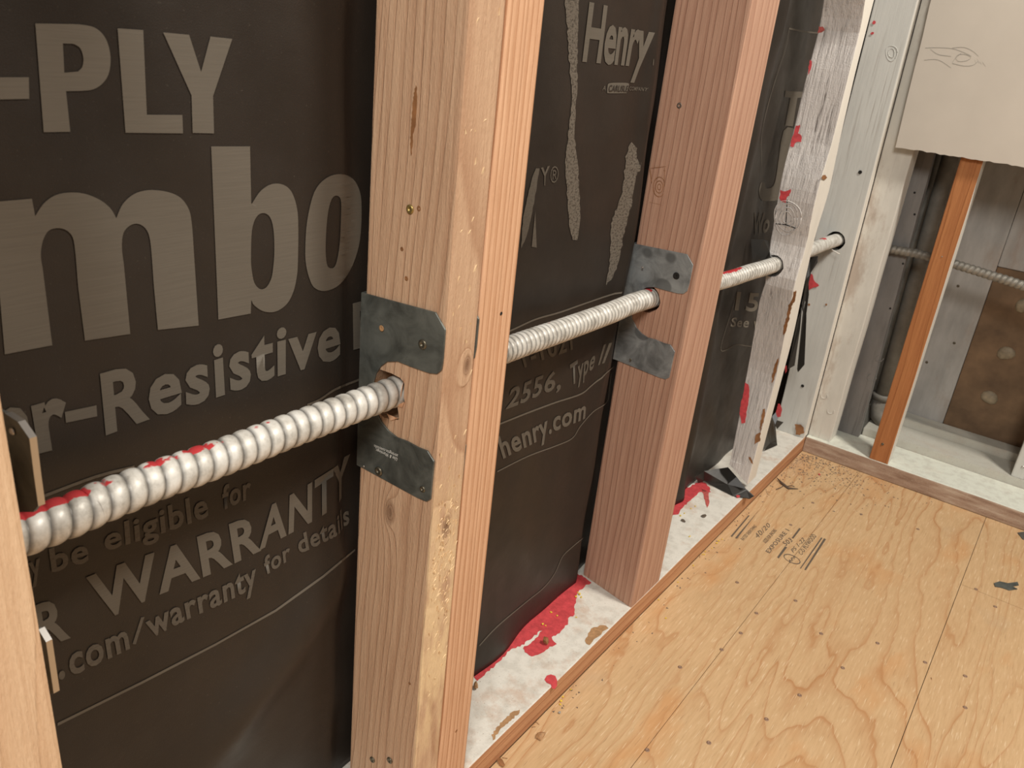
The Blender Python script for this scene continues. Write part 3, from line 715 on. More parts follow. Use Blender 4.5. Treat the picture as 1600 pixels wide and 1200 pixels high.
# =================================================================== steel stud shoes
def mkface(L, F_, z):
    a, b = L(z), F_(z); return lambda x: a.y+(b.y-a.y)*(x-a.x)/(b.x-a.x)-.0002
def shoe(name, label, y, xoff, zoff, mat, yback, loc, face):
    """U-shaped steel bracket: notched side plate on each face joined by a back web"""
    r = root(name, loc, label, 'bracket')
    up = [(571, 458), (685, 487), (700.5, 514), (697, 560), (694, 577), (687, 583), (676, 582), (667, 579.5), (645, 572), (624, 564), (607, 564.5), (597, 572), (589.5, 584), (585, 600), (584, 620), (586, 636), (593, 648), (598, 658), (610, 672), (623, 682), (640, 688), (657, 697), (672, 702.5), (682.5, 719), (677, 778), (670, 782), (655, 776), (562.5, 728)]
    pts = [W(*p, 1, .459) for p in up]; pts = [((p.x+xoff), (p.z-.498)+.498+zoff) for p in pts]
    pts[0] = (-D-.0015+xoff, pts[0][1]); pts[-1] = (-D-.0015+xoff, pts[-1][1])
    th = .0016
    def side(yy0, yy1, follow):
        bm = prism_y(pts, yy0, yy1)
        if follow:
            for v in bm.verts: v.co.y += face(v.co.x)-y
        o = from_bm('side_plate', bm, mat, r)
        bv = o.modifiers.new('b', 'BEVEL'); bv.width = .0004; bv.segments = 1; bv.limit_method = 'ANGLE'; return o
    side(y-th, y-.0001, True); side(yback+.0001, yback+th, False)
    from_bm('back_web', box_bm(-D-.003+xoff, -D-.0008+xoff, y-th, yback+th, pts[-1][1], pts[0][1], .0003), mat, r)
    return r, face(-.03)-th
shA, yA = shoe('stud_bracket', 'dark grey steel notched bracket wrapped round the knotty tan front stud', AL(.5).y, 0, 0, M['steel'], AR(.5).y+.0001, (-.045, .457, .5), mkface(AL, AF, .5))
for px, py in [(661, 538), (592, 736), (661, 764)]: nailhead(px, py, 1, yA, .0042 if px != 661 or py < 600 else .003, 'screw', shA, 'screw_head', .0016)
nailhead(596, 513, 1, yA, .0026, 'chipw', shA, 'screw_hole', .0002); nailhead(568, 729, 1, yA, .0012, 'steel_bright', shA, 'screw_hole', .0003)
word('Use & Warnings:', (620, 720.3), (587.5, 705), (588, 700.4), (621.7, 715.6), 'printed_word', 'whiteink', shA, .01, (1, yA))
word('strongtie.com/info', (621, 714.6), (585, 698.8), (585, 694.2), (622.3, 710), 'printed_word', 'whiteink', shA, .01, (1, yA))
sh2, y2_ = shoe('stud_bracket', 'blotchy pale grey steel notched bracket on the thick pinkish post', L2(.475).y, -.0095, -.0255, M['steel2'], R2(.5).y+.001, (-.055, .935, .475), mkface(L2, F2, .475))
nailhead(1057, 431, 1, y2_, .0045, 'dark', sh2, 'screw_head', .0012); nailhead(985, 562, 1, y2_, .0016, 'screw', sh2, 'screw_hole', .0004); nailhead(1004, 418, 1, y2_, .0014, 'steel_bright', sh2, 'screw_hole', .0004)
# left bracket, its far ears bent out of the bay
sh0 = root('stud_bracket', (-.03, .155, .5), 'shiny steel bracket edge peeking past the pale tan stud at left', 'bracket')
def ear(px, nm='bent_plate'):
    q = [W(*p, 1, .168-.004*i*0) for i, p in enumerate(px)]
    bm = bmesh.new(); a = [bm.verts.new(p) for p in q]; b = [bm.verts.new(p+Vector((0, .0016, 0))) for p in q]; n = len(a)
    bm.faces.new(a); bm.faces.new(b[::-1])
    for i in range(n): bm.faces.new((a[i], b[i], b[(i+1) % n], a[(i+1) % n]))
    bmesh.ops.recalc_face_normals(bm, faces=bm.faces)
    return from_bm(nm, bm, M['steel'], sh0)
ear([(-40, 622), (8, 645), (28, 658), (46, 684), (53, 740), (60, 790), (52, 800), (-40, 800)])
ear([(-40, 960), (60, 982), (72, 1000), (84, 1082), (78, 1086), (-40, 1050)])
def rim(px):
    vs = []
    for p in px:
        q = W(*p, 1, .1675); vs += [q+Vector((-.0006, 0, 0)), q+Vector((.0008, -.0004, 0)), q+Vector((.0008, .003, 0))]
    fs = []
    for i in range(len(px)-1): k = i*3; fs += [(k, k+1, k+4, k+3), (k+1, k+2, k+5, k+4)]
    mesh('cut_edge', vs, fs, M['steel_bright'], sh0)
rim([(8, 645), (28, 658), (46, 684), (53, 740), (60, 790)]); rim([(60, 982), (72, 1002), (84, 1082)])
nailhead(20, 674, 1, .1675, .002, 'steel_bright', sh0, 'screw_head')

# =================================================================== flexible conduit
def conduit(name, pts, R, pitch, mat, parent, amp=.10, nseg=28, per=12, redf=None, pf=None):
    P = [Vector(p) for p in pts]; dense = []
    for i in range(len(P)-1):
        p0, p1, p2, p3 = P[max(i-1, 0)], P[i], P[i+1], P[min(i+2, len(P)-1)]
        for k in range(24):
            t = k/24; dense.append(.5*((2*p1)+(p2-p0)*t+(2*p0-5*p1+4*p2-p3)*t*t+(3*p1-p0-3*p2+p3)*t**3))
    dense.append(P[-1]); L = [0]
    for a, b in zip(dense[:-1], dense[1:]): L.append(L[-1]+(b-a).length)
    tot = L[-1]; n = int(tot/pitch*per); vs = []; gr = []; rd = []; j = 0; phase = 0.
    for i in range(n+1):
        s = tot*i/n
        while j < len(L)-2 and L[j+1] < s: j += 1
        phase += (tot/n)/(pf(dense[j].y) if pf else pitch)
        t = (s-L[j])/max(L[j+1]-L[j], 1e-9); c = dense[j].lerp(dense[j+1], t); tg = (dense[min(j+2, len(dense)-1)]-dense[max(j-1, 0)]).normalized()
        side = tg.cross(Vector((0, 0, 1))).normalized(); upv = side.cross(tg)
        for a in range(nseg):
            th = a*2*math.pi/nseg; ph = (phase - a/nseg) % 1.0
            # rounded rib, sharp valley
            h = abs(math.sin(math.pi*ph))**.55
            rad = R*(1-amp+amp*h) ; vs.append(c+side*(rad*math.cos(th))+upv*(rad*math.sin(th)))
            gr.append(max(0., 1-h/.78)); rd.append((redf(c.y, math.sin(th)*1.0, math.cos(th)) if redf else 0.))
    fs = [(i*nseg+a, i*nseg+(a+1) % nseg, (i+1)*nseg+(a+1) % nseg, (i+1)*nseg+a) for i in range(n) for a in range(nseg)]
    o = mesh(name, vs, fs, mat, parent, True)
    for nm, arr in (('groove', gr), ('redpaint', rd)):
        at = o.data.attributes.new(nm, 'FLOAT', 'POINT'); at.data.foreach_set('value', arr)
    return o
def redf(y, up_, side):
    base = max(0., up_-.55)*2.2
    if side > .3: base *= .4
    k = 0.
    for (m_, s_, a_) in [(.175, .05, 1.), (.25, .018, .7), (.283, .02, .8), (.33, .01, .5), (.43, .02, .35), (.61, .01, .4), (.70, .012, .5), (.93, .004, 1.2), (1.20, .06, .9), (1.62, .012, 1.)]: k = max(k, a_*gss(y, m_, s_))
    return base*k
cpts = [(-.05, -.05, .508)]
for px, py, x in [(56, 826, -.05), (150, 788, -.051), (244, 751, -.052), (337, 718, -.053), (450, 674, -.0535), (544, 639, -.054), (600, 618, -.0545)]: cpts.append(tuple(W(px, py, 0, x)))
for px, py, x in [(804, 542, -.057), (875, 517, -.0585), (950, 490, -.061), (1012, 467, -.0632)]: cpts.append(tuple(W(px, py, 0, x)))
for px, py, x in [(1131, 438, -.060), (1169, 426, -.053), (1211, 413, -.043)]: cpts.append(tuple(W(px, py, 0, x)))
for px, py, x in [(1276, 386, -.044), (1304, 376, -.043)]: cpts.append(tuple(W(px, py, 0, x)))
cpts.append((-.043, 1.735, .4672))
cr = root('flexible_conduit', (-.05, .16, .508), 'white sprayed ribbed metal conduit threaded through the left wall studs', 'conduit')
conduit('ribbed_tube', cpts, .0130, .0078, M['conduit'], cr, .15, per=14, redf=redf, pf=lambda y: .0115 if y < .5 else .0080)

# =================================================================== old white stud near the corner
Lp = [(1287, 0), (1274, 67), (1255, 139), (1232, 232), (1214, 319), (1204, 375), (1195, 446), (1187.5, 464), (1167, 580), (1154, 655), (1140.6, 722)]
Fp = [(1352, 0), (1345, 50), (1330, 101), (1300, 225), (1279, 292), (1266, 350), (1258, 397), (1244, 431), (1236, 475), (1214, 587), (1190, 674), (1169, 752)]
Rp = [(1366, 0), (1337, 112), (1311, 225), (1296, 300), (1274, 367), (1259, 434), (1240, 524), (1217, 610), (1195, 692), (1181, 745)]
Y3 = 1.362
L3 = [W(*p, 1, Y3) for p in Lp]; F3 = [W(*p, 0, 0.) for p in Fp]; R3 = [W(*p, 0, 0.) for p in Rp]
def interp(P, z, k):
    P = sorted(P, key=lambda p: p.z)
    if z <= P[0].z: return P[0][k]
    for a, b in zip(P[:-1], P[1:]):
        if z <= b.z: return a[k]+(b[k]-a[k])*(z-a.z)/(b.z-a.z)
    a, b = P[-2], P[-1]; return b[k]+(b[k]-a[k])*(z-b.z)/(b.z-a.z)
s3 = root('old_stud', (-.03, 1.38, ZP), 'crooked weathered white stud with red splashes and flaking brown edge near the corner', 'stud')
Z3 = .064
def smooth_y(P):
    def f(z): return sum(interp(P, z+d, 1)*w for d, w in ((-.03, .15), (-.015, .2), (0, .3), (.015, .2), (.03, .15)))
    return f
fy3, ry3 = smooth_y(F3), smooth_y(R3)
def on3(px, py, off=.0008):
    y = Y3
    for _ in range(5): y = fy3(W(px, py, 1, y).z)
    return W(px, py, 1, y-off)
def l3fix(px, py):
    y = Y3
    for _ in range(5): y = fy3(W(px, py, 1, y).z)
    return W(px, py, 1, y)
L3 = [l3fix(*p) for p in Lp]
secs = []
for k in range(70):
    z = Z3+k*(1.3-Z3)/69
    fy, ry, lx = fy3(z), ry3(z), interp(L3, z, 0)
    q = [Vector((lx, fy, z)), Vector((0, fy, z)), Vector((0, max(ry, fy+.012), z)), Vector((lx, max(ry, fy+.012), z))]
    if k == 0: q[0].z += .026; q[3].z += .026       # the foot is cut off askew
    elif k == 1: q[0].z += .014; q[3].z += .014
    secs.append(q)
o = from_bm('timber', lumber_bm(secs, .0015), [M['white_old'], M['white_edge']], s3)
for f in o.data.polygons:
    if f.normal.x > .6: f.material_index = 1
cut(o, prism_y(circle(-.044, .472, .0180, 18, .001), 1.30, 1.46))
def spl(pts, ax, v, mat, par, nm='red_splash', amp=.7, step=2.5, seed=1):
    if v == Y3: return flat_from_loops(nm, [jag_loop(pts, amp, step, seed)], on3, M[mat], par)
    return paint_px(nm, pts, ax, v, M[mat], par, amp, step, seed, .0008)
T7 = lambda p: crop(p, 1000, 0, 2.6667)
T8 = lambda p: crop(p, 1000, 400, 2.6667)
spl(T7([(650, 525), (668, 520), (660, 555), (675, 570), (672, 590), (650, 592), (640, 612), (625, 608), (632, 580), (640, 560)]), 1, Y3, 'red', s3)
spl(T7([(585, 792), (605, 798), (630, 788), (622, 815), (610, 822), (608, 845), (592, 842), (582, 825)]), 1, Y3, 'red', s3)
spl(T7([(745, 112), (762, 110), (770, 125), (757, 135), (742, 138)]), 1, Y3, 'pink', s3)
spl(T7([(708, 250), (718, 256), (712, 290), (700, 312), (703, 280)]), 1, Y3, 'red', s3)
spl(T8([(437, 527), (452, 535), (456, 560), (452, 610), (446, 640), (438, 695), (424, 698), (415, 655), (420, 610), (430, 580)]), 1, Y3, 'red', s3, amp=.4)
spl(T8([(640, 150), (652, 143), (648, 180), (632, 210), (622, 260), (605, 322), (596, 330), (600, 290), (612, 250), (618, 205), (632, 185)]), 1, Y3, 'bare', s3, 'bare_wood_patch')
spl(T8([(572, 432), (580, 425), (570, 470), (556, 520), (548, 530), (552, 490), (562, 455)]), 1, Y3, 'bare', s3, 'bare_wood_patch')
spl(T8([(512, 640), (522, 636), (520, 668), (505, 720), (500, 770), (478, 785), (482, 745), (502, 735), (500, 700)]), 1, Y3, 'bare', s3, 'bare_wood_patch')
spl(T8([(452, 838), (462, 838), (472, 868), (462, 862)]), 1, Y3, 'bare', s3, 'bare_wood_patch')
spl(T7([(760, 732), (772, 728), (780, 740), (770, 750), (758, 745)]), 0, 0.0005, 'bare', s3, 'bare_wood_patch', .2)
# knot rings on it
def ring_ridge(parent, cx, cy, a, b, ax, v, r=.0006, arc=(0, 2*math.pi), mat='white_old', seed=0, name='knot_ridge'):
    n = 26; pts = []
    for i in range(n+1):
        t = arc[0]+(arc[1]-arc[0])*i/n
        q = 1+.06*math.sin(3*t+seed)
        pts.append(on3(cx+a*q*math.cos(t), cy+b*q*math.sin(t), .0002) if v == Y3 else W(cx+a*q*math.cos(t), cy+b*q*math.sin(t), ax, v))
    tube(name, pts, r, M[mat], parent)
def tube(name, pts, r, mat, parent, n=6, rf=None):
    vs = []; fs = []
    for i, p in enumerate(pts):
        p = Vector(p); tg = (Vector(pts[min(i+1, len(pts)-1)])-Vector(pts[max(i-1, 0)])).normalized(); s = tg.orthogonal().normalized() if abs(tg.z) > .9 else tg.cross(Vector((0, 0, 1))).normalized(); u = s.cross(tg)
        q = r*(rf(i/(len(pts)-1)) if rf else 1)
        for a in range(n): t = a*2*math.pi/n; vs.append(p+s*q*math.cos(t)+u*q*math.sin(t))
    for i in range(len(pts)-1):
        for a in range(n): fs.append((i*n+a, i*n+(a+1) % n, (i+1)*n+(a+1) % n, (i+1)*n+a))
    fs += [tuple(range(n))[::-1], tuple((len(pts)-1)*n+a for a in range(n))]
    return mesh(name, vs, fs, mat, parent, True)
for a, b in ((21, 27), (17, 22), (12, 15), (7, 9)): ring_ridge(s3, 1230, 340, a, b, 1, Y3, .0008, seed=a)
flat_from_loops('knot_crack', [[(1229.5, 312), (1230.8, 312), (1228.5, 352), (1227, 352)], ], on3, M['dark'], s3)
flat_from_loops('knot_crack', [[(1212, 349), (1228, 350.5), (1243, 356), (1243, 357.3), (1228, 352), (1212, 350.3)]], on3, M['dark'], s3)

# =================================================================== corner studs
s4 = root('corner_stud', (-.03, 1.73, ZP), 'grey white painted stud with cracked foot standing on the plate in the corner', 'stud')
x5 = edge_line(1, 1.737, (1440, 0), (1262, 680))
def e4(z):                            # front left edge of the corner stud
    a = W(1434, 0, 0, x5(.9).x-.0006); b = W(1257.5, 677, 0, x5(.05).x-.0006); return a+(b-a)*((z-a.z)/(b.z-a.z))
secs = []
for k in range(30):
    z = ZP+.0005+k*(1.3-ZP)/29; y = e4(z).y
    xf = x5(z).x-.0006; xl = -.066-.018*step(z, .12, .5)
    secs.append([Vector((xl, y-.002, z)), Vector((xf, y, z)), Vector((xf, 1.7365, z)), Vector((xl, 1.7365, z))])
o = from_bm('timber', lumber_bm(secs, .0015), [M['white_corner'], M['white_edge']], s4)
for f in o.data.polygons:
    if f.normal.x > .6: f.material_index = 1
cut(o, prism_y(circle(-.043, .4675, .019, 18, .001), 1.62, 1.80))
Y4 = 1.700
def y4(pt): return W(pt[0], pt[1], 0, 0).y
for pts, mt in [(crop([(415, 175), (425, 160), (440, 163), (442, 178), (430, 190), (418, 188)], 1280, 0, 5), 'red'), (crop([(400, 262), (412, 248), (430, 252), (425, 265), (408, 272)], 1280, 0, 5), 'red')]:
    spl(pts, 1, e4(.85).y-.003, mt, s4, amp=.3)
spl(T8([(703, 72), (718, 75), (724, 100), (745, 122), (738, 130), (718, 132), (704, 142), (697, 120)]), 1, e4(.42).y-.003, 'red', s4)
spl(T8([(575, 616), (584, 616), (592, 640), (586, 668), (572, 672), (566, 655)]), 1, e4(.09).y-.003, 'red', s4, amp=.4)
spl(T8([(603, 462), (612, 455), (612, 480), (605, 490)]), 1, e4(.25).y-.003, 'red', s4, amp=.3)
spl(crop([(278, 690), (300, 682), (340, 690), (372, 720), (378, 770), (330, 800), (292, 795), (290, 750)], 1200, 560, 6.667), 1, e4(.04).y-.003, 'bare', s4, 'bare_wood_patch', .8)
def hole4(px, py, z, r, mt='dark'): nailhead(px, py, 1, e4(z).y-.002, r, mt, s4, 'nail_hole', .0004)
hole4(1344, 269, .63, .0036); hole4(1254, 603, .16, .0034); hole4(1264, 476, .33, .0025, 'bare'); hole4(1291, 476, .33, .0022, 'bare')
for a, b in ((9, 12), (5, 7)): ring_ridge(s4, 1393, 83, a, b, 1, e4(.83).y-.001, .0005, mat='white_corner', seed=a)
# wire stub by the conduit hole
tube('wire_stub', [W(1296, 388, 1, 1.68), W(1303, 392, 1, 1.678), W(1312, 397, 1, 1.676)], .0009, M['white_edge'], s4)

YF = 1.7225
s5 = root('corner_stud', (.025, 1.745, ZP), 'patchy white and brown stud first on the far wall, left of the black gap', 'stud')
a5 = edge_line(1, 1.735, (1427, 236), (1299, 690))
secs = []
for k in range(26):
    z = ZP+.0005+k*(1.3-ZP)/25; w = noise.noise(Vector((z*8, 7, 2)))*.0012
    secs.append([Vector((x5(z).x, 1.7372, z)), Vector((.0475+w, 1.7365, z)), Vector((.0475+w, 1.7875, z)), Vector((x5(z).x, 1.7875, z))])
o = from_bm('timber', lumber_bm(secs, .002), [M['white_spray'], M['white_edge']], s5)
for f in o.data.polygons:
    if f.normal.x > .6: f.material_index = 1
for cx, cy in ((1288, 617), (1298, 641)): ring_ridge(s5, cx, cy, 5, 6, 1, 1.7365, .0009, (0, 3.4), 'white_spray', name='paint_dent')

# far bay contents
s7 = root('bay_stud', (.06, 1.86, ZP), 'grey weathered knotty stud deep in the far bay behind the black gap', 'stud')
g_l, g_r = edge_line(1, 1.84, (1431, 236), (1308, 671)), edge_line(1, 1.84, (1463, 240), (1347, 674))
secs = []
for k in range(22):
    z = ZP+.0006+k*(1.2-ZP)/21; w = noise.noise(Vector((z*9, 3, 8)))*.002
    secs.append([Vector((g_l(z).x, 1.8385 if 0 else 1.8395, z)), Vector((g_r(z).x+w, 1.8395, z)), Vector((g_r(z).x+w, 1.925, z)), Vector((g_l(z).x, 1.925, z))])
o = from_bm('timber', lumber_bm([[Vector((p.x, min(p.y, 1.8375), p.z)) if i < 2 else Vector((p.x, 1.8377 if 0 else 1.8384+.0, p.z)) for i, p in enumerate(s)] for s in secs] if 0 else [[Vector((s[0].x, 1.815, s[0].z)), Vector((s[1].x, 1.815, s[1].z)), Vector((s[1].x, 1.8375, s[1].z)), Vector((s[0].x, 1.8375, s[0].z))] for s in secs], .0015), M['grey_board'], s7)
for px, py in [(1429, 301), (1429, 335), (1411, 412), (1391, 482)]: nailhead(px, py, 1, 1.815, .0022, 'dark', s7, 'nail_hole', .0003)
for px, py, a in [(1374, 560, 6), (1362, 590, 7)]: ring_ridge(s7, px, py, a, a*.8, 1, 1.815, .0010, (0, 4.5), 'grey_board')

pr = root('drain_pipe', (.08, 1.90, .07), 'grey vertical pipe with elbow behind the orange stud', 'pipe')
pa, pb_ = W(1484, 247, 1, 1.90), W(1372, 640, 1, 1.90)
d_ = (pa-pb_); top = pb_+d_*1.9
tube('pipe_run', [pb_+Vector((0, 0, .02)), pb_+d_*.5, top], .0155, M['pipe'], pr, 18)
tube('pipe_elbow', [pb_+Vector((0, 0, .035)), pb_+Vector((.001, 0, .005)), pb_+Vector((.006, -.004, -.012)), pb_+Vector((.018, -.008, -.022)), pb_+Vector((.034, -.01, -.022))], .0185, M['pipe'], pr, 18)
tube('elbow_collar', [pb_+Vector((0, 0, .028)), pb_+Vector((0, 0, .040))], .0215, M['pipe'], pr, 18)
pr2 = root('thin_pipe', (.1, 1.93, .07), 'thin darker pipe rising beside the grey vertical pipe', 'pipe')
pc = W(1466, 247, 1, 1.95); pd = W(1352, 640, 1, 1.95)
tube('pipe_run', [pd-(pc-pd)*.02, (pc+pd)/2, pd+(pc-pd)*1.9], .008, M['pipe'], pr2, 12)

s6 = root('orange_stud', (.155, 1.74, ZP), 'orange brown furring strip stud with its lit side coloured white below the drywall', 'stud')
OL, OR_ = edge_line(1, YF, (1500, 250), (1358.5, 713)), edge_line(1, YF, (1537, 250), (1388, 722))
def oring(z): a, b = OL(z), OR_(z); return [Vector((a.x, YF+.002, z)), Vector((b.x, YF+.002, z)), Vector((b.x, YF+.04, z)), Vector((a.x, YF+.04, z))]
o = from_bm('timber', lumber_bm(loft_between(oring(ZP+.0006), oring(1.25), 14, .0008, 3), .0015), [M['orange'], M['white_edge']], s6)
for f in o.data.polygons:
    if f.normal.x > .6: f.material_index = 1  # light on the strip's room side put in as white colour
nailhead(1379, 694, 1, YF+.0015, .0028, 'screw', s6); nailhead(1472, 401, 1, YF+.0015, .0012, 'steel_bright', s6)

# back panels
YB = 1.973
bp = root('back_board', (.14, YB, .07), 'smooth grey sprayed board at the back of the far bay beside the orange stud', 'board')
from_bm('board', box_bm(-.02, .2265, YB, YB+.015, .0, 1.2, .001), M['board_spray'], bp)
for px, py in [(1497, 447), (1448, 566), (1491, 536), (1431, 493)]: nailhead(px, py, 1, YB, .003, 'screw', bp)
bpn = root('brown_board', (.31, YB, .07), 'brown board with three glue blobs at the back of the far bay', 'board')
from_bm('board', box_bm(.2275, .43, YB+.003, YB+.018, .0, .4375, .001), M['brownpanel'], bpn)
for k, (px, py) in enumerate([(1600, 477), (1572, 552), (1546, 621)]):
    c = W(px, py, 1, YB+.003); vs = []; fs = []; n = 12
    for j in range(6):
        t = j/5*math.pi/2
        for i in range(n):
            a = i*2*math.pi/n; r_ = .0150*math.cos(t)*(1+.16*math.sin(2*a+k)+.05*math.sin(3*a+k*2))+.0003
            vs.append(c+Vector((r_*math.cos(a), -.007*math.sin(t)-.0002, r_*1.1*math.sin(a))))
    for j in range(5):
        for i in range(n): fs.append((j*n+i, j*n+(i+1) % n, (j+1)*n+(i+1) % n, (j+1)*n+i))
    fs.append(tuple(5*n+i for i in range(n)))
    mesh('glue_blob', vs, fs, M['knob'], bpn, True)
ub = root('upper_board', (.31, YB, .44), 'grey and brown stained board above the brown board in the far bay', 'board')
from_bm('board', box_bm(.2275, .43, YB, YB+.018, .439, 1.2, .001), M['brownpanel'] if 0 else M['board_spray'], ub)
rb = root('bay_stud', (.405, 1.86, .0526), 'pale stud with one nail cut off by the right edge of the photo', 'stud')
rl = edge_line(1, 1.84, (1600, 690), (1578, 745))
from_bm('timber', lumber_bm([[Vector((.3855, 1.842, z)), Vector((.43, 1.842, z)), Vector((.43, 1.93, z)), Vector((.3855, 1.93, z))] for z in (.0532, .3, .7, 1.2)], .003), M['white_corner'], rb)
nailhead(1598, 730, 1, 1.842, .003, 'steel_bright', rb)
sideb = root('side_board', (.40, 1.95, .07), 'dark brown side board closing the right end of the far bay', 'board')
from_bm('board', box_bm(.405, .43, 1.931, YB-.001, .071, 1.2, .001), M['brownpanel'], sideb)

# flexible conduit of the far bay
br_ = root('back_conduit', (.04, 1.80, .455), 'dusty grey ribbed conduit crossing the far bay behind the orange stud', 'conduit')
pts = [(.0, 1.815, .462)]+[tuple(W(px, py, 1, yy)) for px, py, yy in [(1387, 388, 1.802), (1440, 398, 1.80), (1492, 413, 1.795), (1547, 430, 1.795), (1600, 447, 1.79)]]+[(.45, 1.78, .425), (.6, 1.79, .41)]
conduit('ribbed_tube', pts, .0092, .0098, M['conduit_dark'], br_, .24, 18, 10)

# drywall
dw = root('drywall_piece', (.5, 1.715, .66), 'beige drywall piece with torn lower edge covering the upper far wall', 'drywall')
dl = edge_line(1, 1.7095, (1455, 0), (1399, 231)); 
rr = random.Random(3); botl = [W(x, 231+(x-1399)*(262-231)/201+(-1 if i else 0)+rr.uniform(-1, 1), 1, 1.7095) for i, x in enumerate(range(1399, 1640, 7))]
sl = (botl[-1].z-botl[0].z)/(botl[-1].x-botl[0].x)
bot = [(p.x, p.z) for p in botl]+[(botl[-1].x+.05*k, botl[-1].z+sl*.05*k+rr.uniform(-.001, .001)) for k in range(1, 25)]
left = [(dl(z).x+rr.uniform(-.0007, .0007), z) for z in [1.35-.05*k for k in range(0, 14)] if z > bot[0][1]+.01]
top_ = [(bot[-1][0], 1.35)]
poly = bot+top_+left
def slab(name, poly, y0, y1, mat, parent):
    bm = prism_y(poly, y0, y1); bmesh.ops.triangulate(bm, faces=[f for f in bm.faces if len(f.verts) > 4]); return from_bm(name, bm, mat, parent)
slab('paper_face', poly, 1.7095, 1.7100, M['drywall'], dw); slab('gypsum_core', [(x+.0004, z+.0005) for x, z in poly], 1.7101, 1.7215, M['gypsum'], dw)
def dline(pts, w=.8, par=dw, mat='scratch', y=1.7092):
    P = sm(pts, 4); lo = [(x, y_-w/2) for x, y_ in P]; hi = [(x, y_+w/2) for x, y_ in P][::-1]
    flat_from_loops('crease_mark', [lo+hi], lambda a, b: W(a, b, 1, y), M[mat], par)
K = lambda p: crop(p, 1280, 0, 5)
for q in [[(830, 375), (920, 372), (1040, 380), (1130, 410), (1190, 440)], [(820, 470), (930, 468), (1030, 530)], [(1040, 375), (1130, 370), (1200, 400), (1245, 440)], [(1040, 495), (1130, 515), (1200, 510), (1240, 480)],
          [(1065, 455), (1085, 430), (1140, 425), (1185, 450), (1150, 475), (1090, 480), (1065, 455)], [(870, 385), (930, 425), (1030, 440)], [(1215, 470), (1225, 495)], [(1235, 460), (1250, 495)], [(1255, 480), (1268, 505)], [(1275, 485), (1300, 520)], [(1040, 490), (1060, 460), (1110, 415)]]: dline(K(q))

# =================================================================== torn black paper
def crumple(name, tris_pts, parent, mat='black', th=.0008):
    """tris_pts: list of polygons of 3D points"""
    vs = []; fs = []
    for poly in tris_pts:
        i = len(vs); vs += poly; fs.append(tuple(range(i, i+len(poly))))
    o = mesh(name, vs, fs, M[mat], parent); md = o.modifiers.new('s', 'SOLIDIFY'); md.thickness = th; return o
tp = root('torn_paper_flap', (-.03, 1.36, ZP), 'black crumpled paper scrap under the foot of the crooked white stud', 'paper scrap')
U = lambda x, y: (1100+x/6.6667, 640+y/6.6667)
def pz(x, y, z): return W(*U(x, y), 2, ZP+z)
crumple('scrap', [[pz(0, 640, .03), pz(250, 600, .035), pz(245, 780, .012), pz(0, 740, .006)], [pz(250, 600, .035), pz(340, 700, .028), pz(440, 830, .012), pz(245, 780, .012)],
                  [pz(0, 740, .006), pz(245, 780, .012), pz(300, 900, .001), pz(100, 800, .001)], [pz(245, 780, .012), pz(440, 830, .012), pz(522, 902, .003), pz(475, 932, .002), pz(300, 900, .001)],
                  [pz(-90, 700, .02), pz(0, 640, .03), pz(0, 740, .006), pz(-60, 760, .002)]], tp)
tp2 = root('torn_paper_flap', (-.03, 1.5, ZP), 'ragged black paper scrap on the plate between the two white studs', 'paper scrap')
crumple('scrap', [[pz(650, 180, .06), pz(700, 60, .085), pz(740, 160, .05), pz(755, 330, .012), pz(690, 350, .01)], [pz(740, 160, .05), pz(760, 110, .06), pz(825, 130, .05), pz(760, 200, .04)],
                  [pz(600, 300, .02), pz(650, 180, .06), pz(690, 350, .01), pz(600, 440, .003)], [pz(690, 350, .01), pz(755, 330, .012), pz(760, 370, .002), pz(620, 430, .002)]], tp2)
# hanging ribbons
X5 = lambda x, y, yy: W(1180+x/5, 360+y/5, 1, yy)
rbn = root('paper_ribbon', (-.02, 1.52, .2), 'two narrow black paper ribbons hanging from the conduit between the white studs', 'paper strip')
crumple('ribbon', [[X5(430, 210, 1.56), X5(490, 200, 1.56), X5(488, 250, 1.56), X5(435, 330, 1.555), X5(410, 430, 1.55)], [X5(428, 215, 1.56), X5(433, 340, 1.555), X5(395, 500, 1.555), X5(360, 620, 1.55), X5(395, 380, 1.55)]], rbn)
crumple('ribbon', [[X5(360, 600, 1.555), X5(385, 500, 1.56), X5(400, 500, 1.56), X5(372, 640, 1.555)], [X5(330, 700, 1.55), X5(366, 600, 1.555), X5(352, 760, 1.55), X5(308, 1055, 1.545), X5(255, 1085, 1.54)]], rbn)
crumple('ribbon', [[X5(372, 640, 1.565), X5(402, 520, 1.57), X5(400, 700, 1.565), X5(385, 1050, 1.56), X5(335, 1108, 1.56), X5(328, 1085, 1.56)]], rbn)
crumple('ribbon', [[X5(415, 330, 1.57), X5(420, 500, 1.57), X5(402, 640, 1.57), X5(385, 500, 1.57)]], rbn)
# flap round the hole of the crooked stud
V6 = lambda x, y, yy: W(1100+x/6, 250+y/6, 1, yy)
fl3 = root('torn_paper_flap', (-.06, 1.34, .48), 'black torn paper flap around the conduit hole of the crooked white stud', 'paper scrap')
crumple('flap', [[V6(440, 740, 1.34), V6(560, 745, 1.345), V6(610, 760, 1.355), V6(615, 860, 1.352), V6(520, 930, 1.345), V6(455, 975, 1.34)], [V6(520, 930, 1.345), V6(615, 860, 1.352), V6(700, 905, 1.356), V6(725, 950, 1.358), V6(715, 1010, 1.357), V6(690, 990, 1.352), V6(620, 950, 1.345)],
                 [V6(615, 860, 1.352), V6(620, 900, 1.345), V6(690, 990, 1.35), V6(560, 950, 1.342)]], fl3)

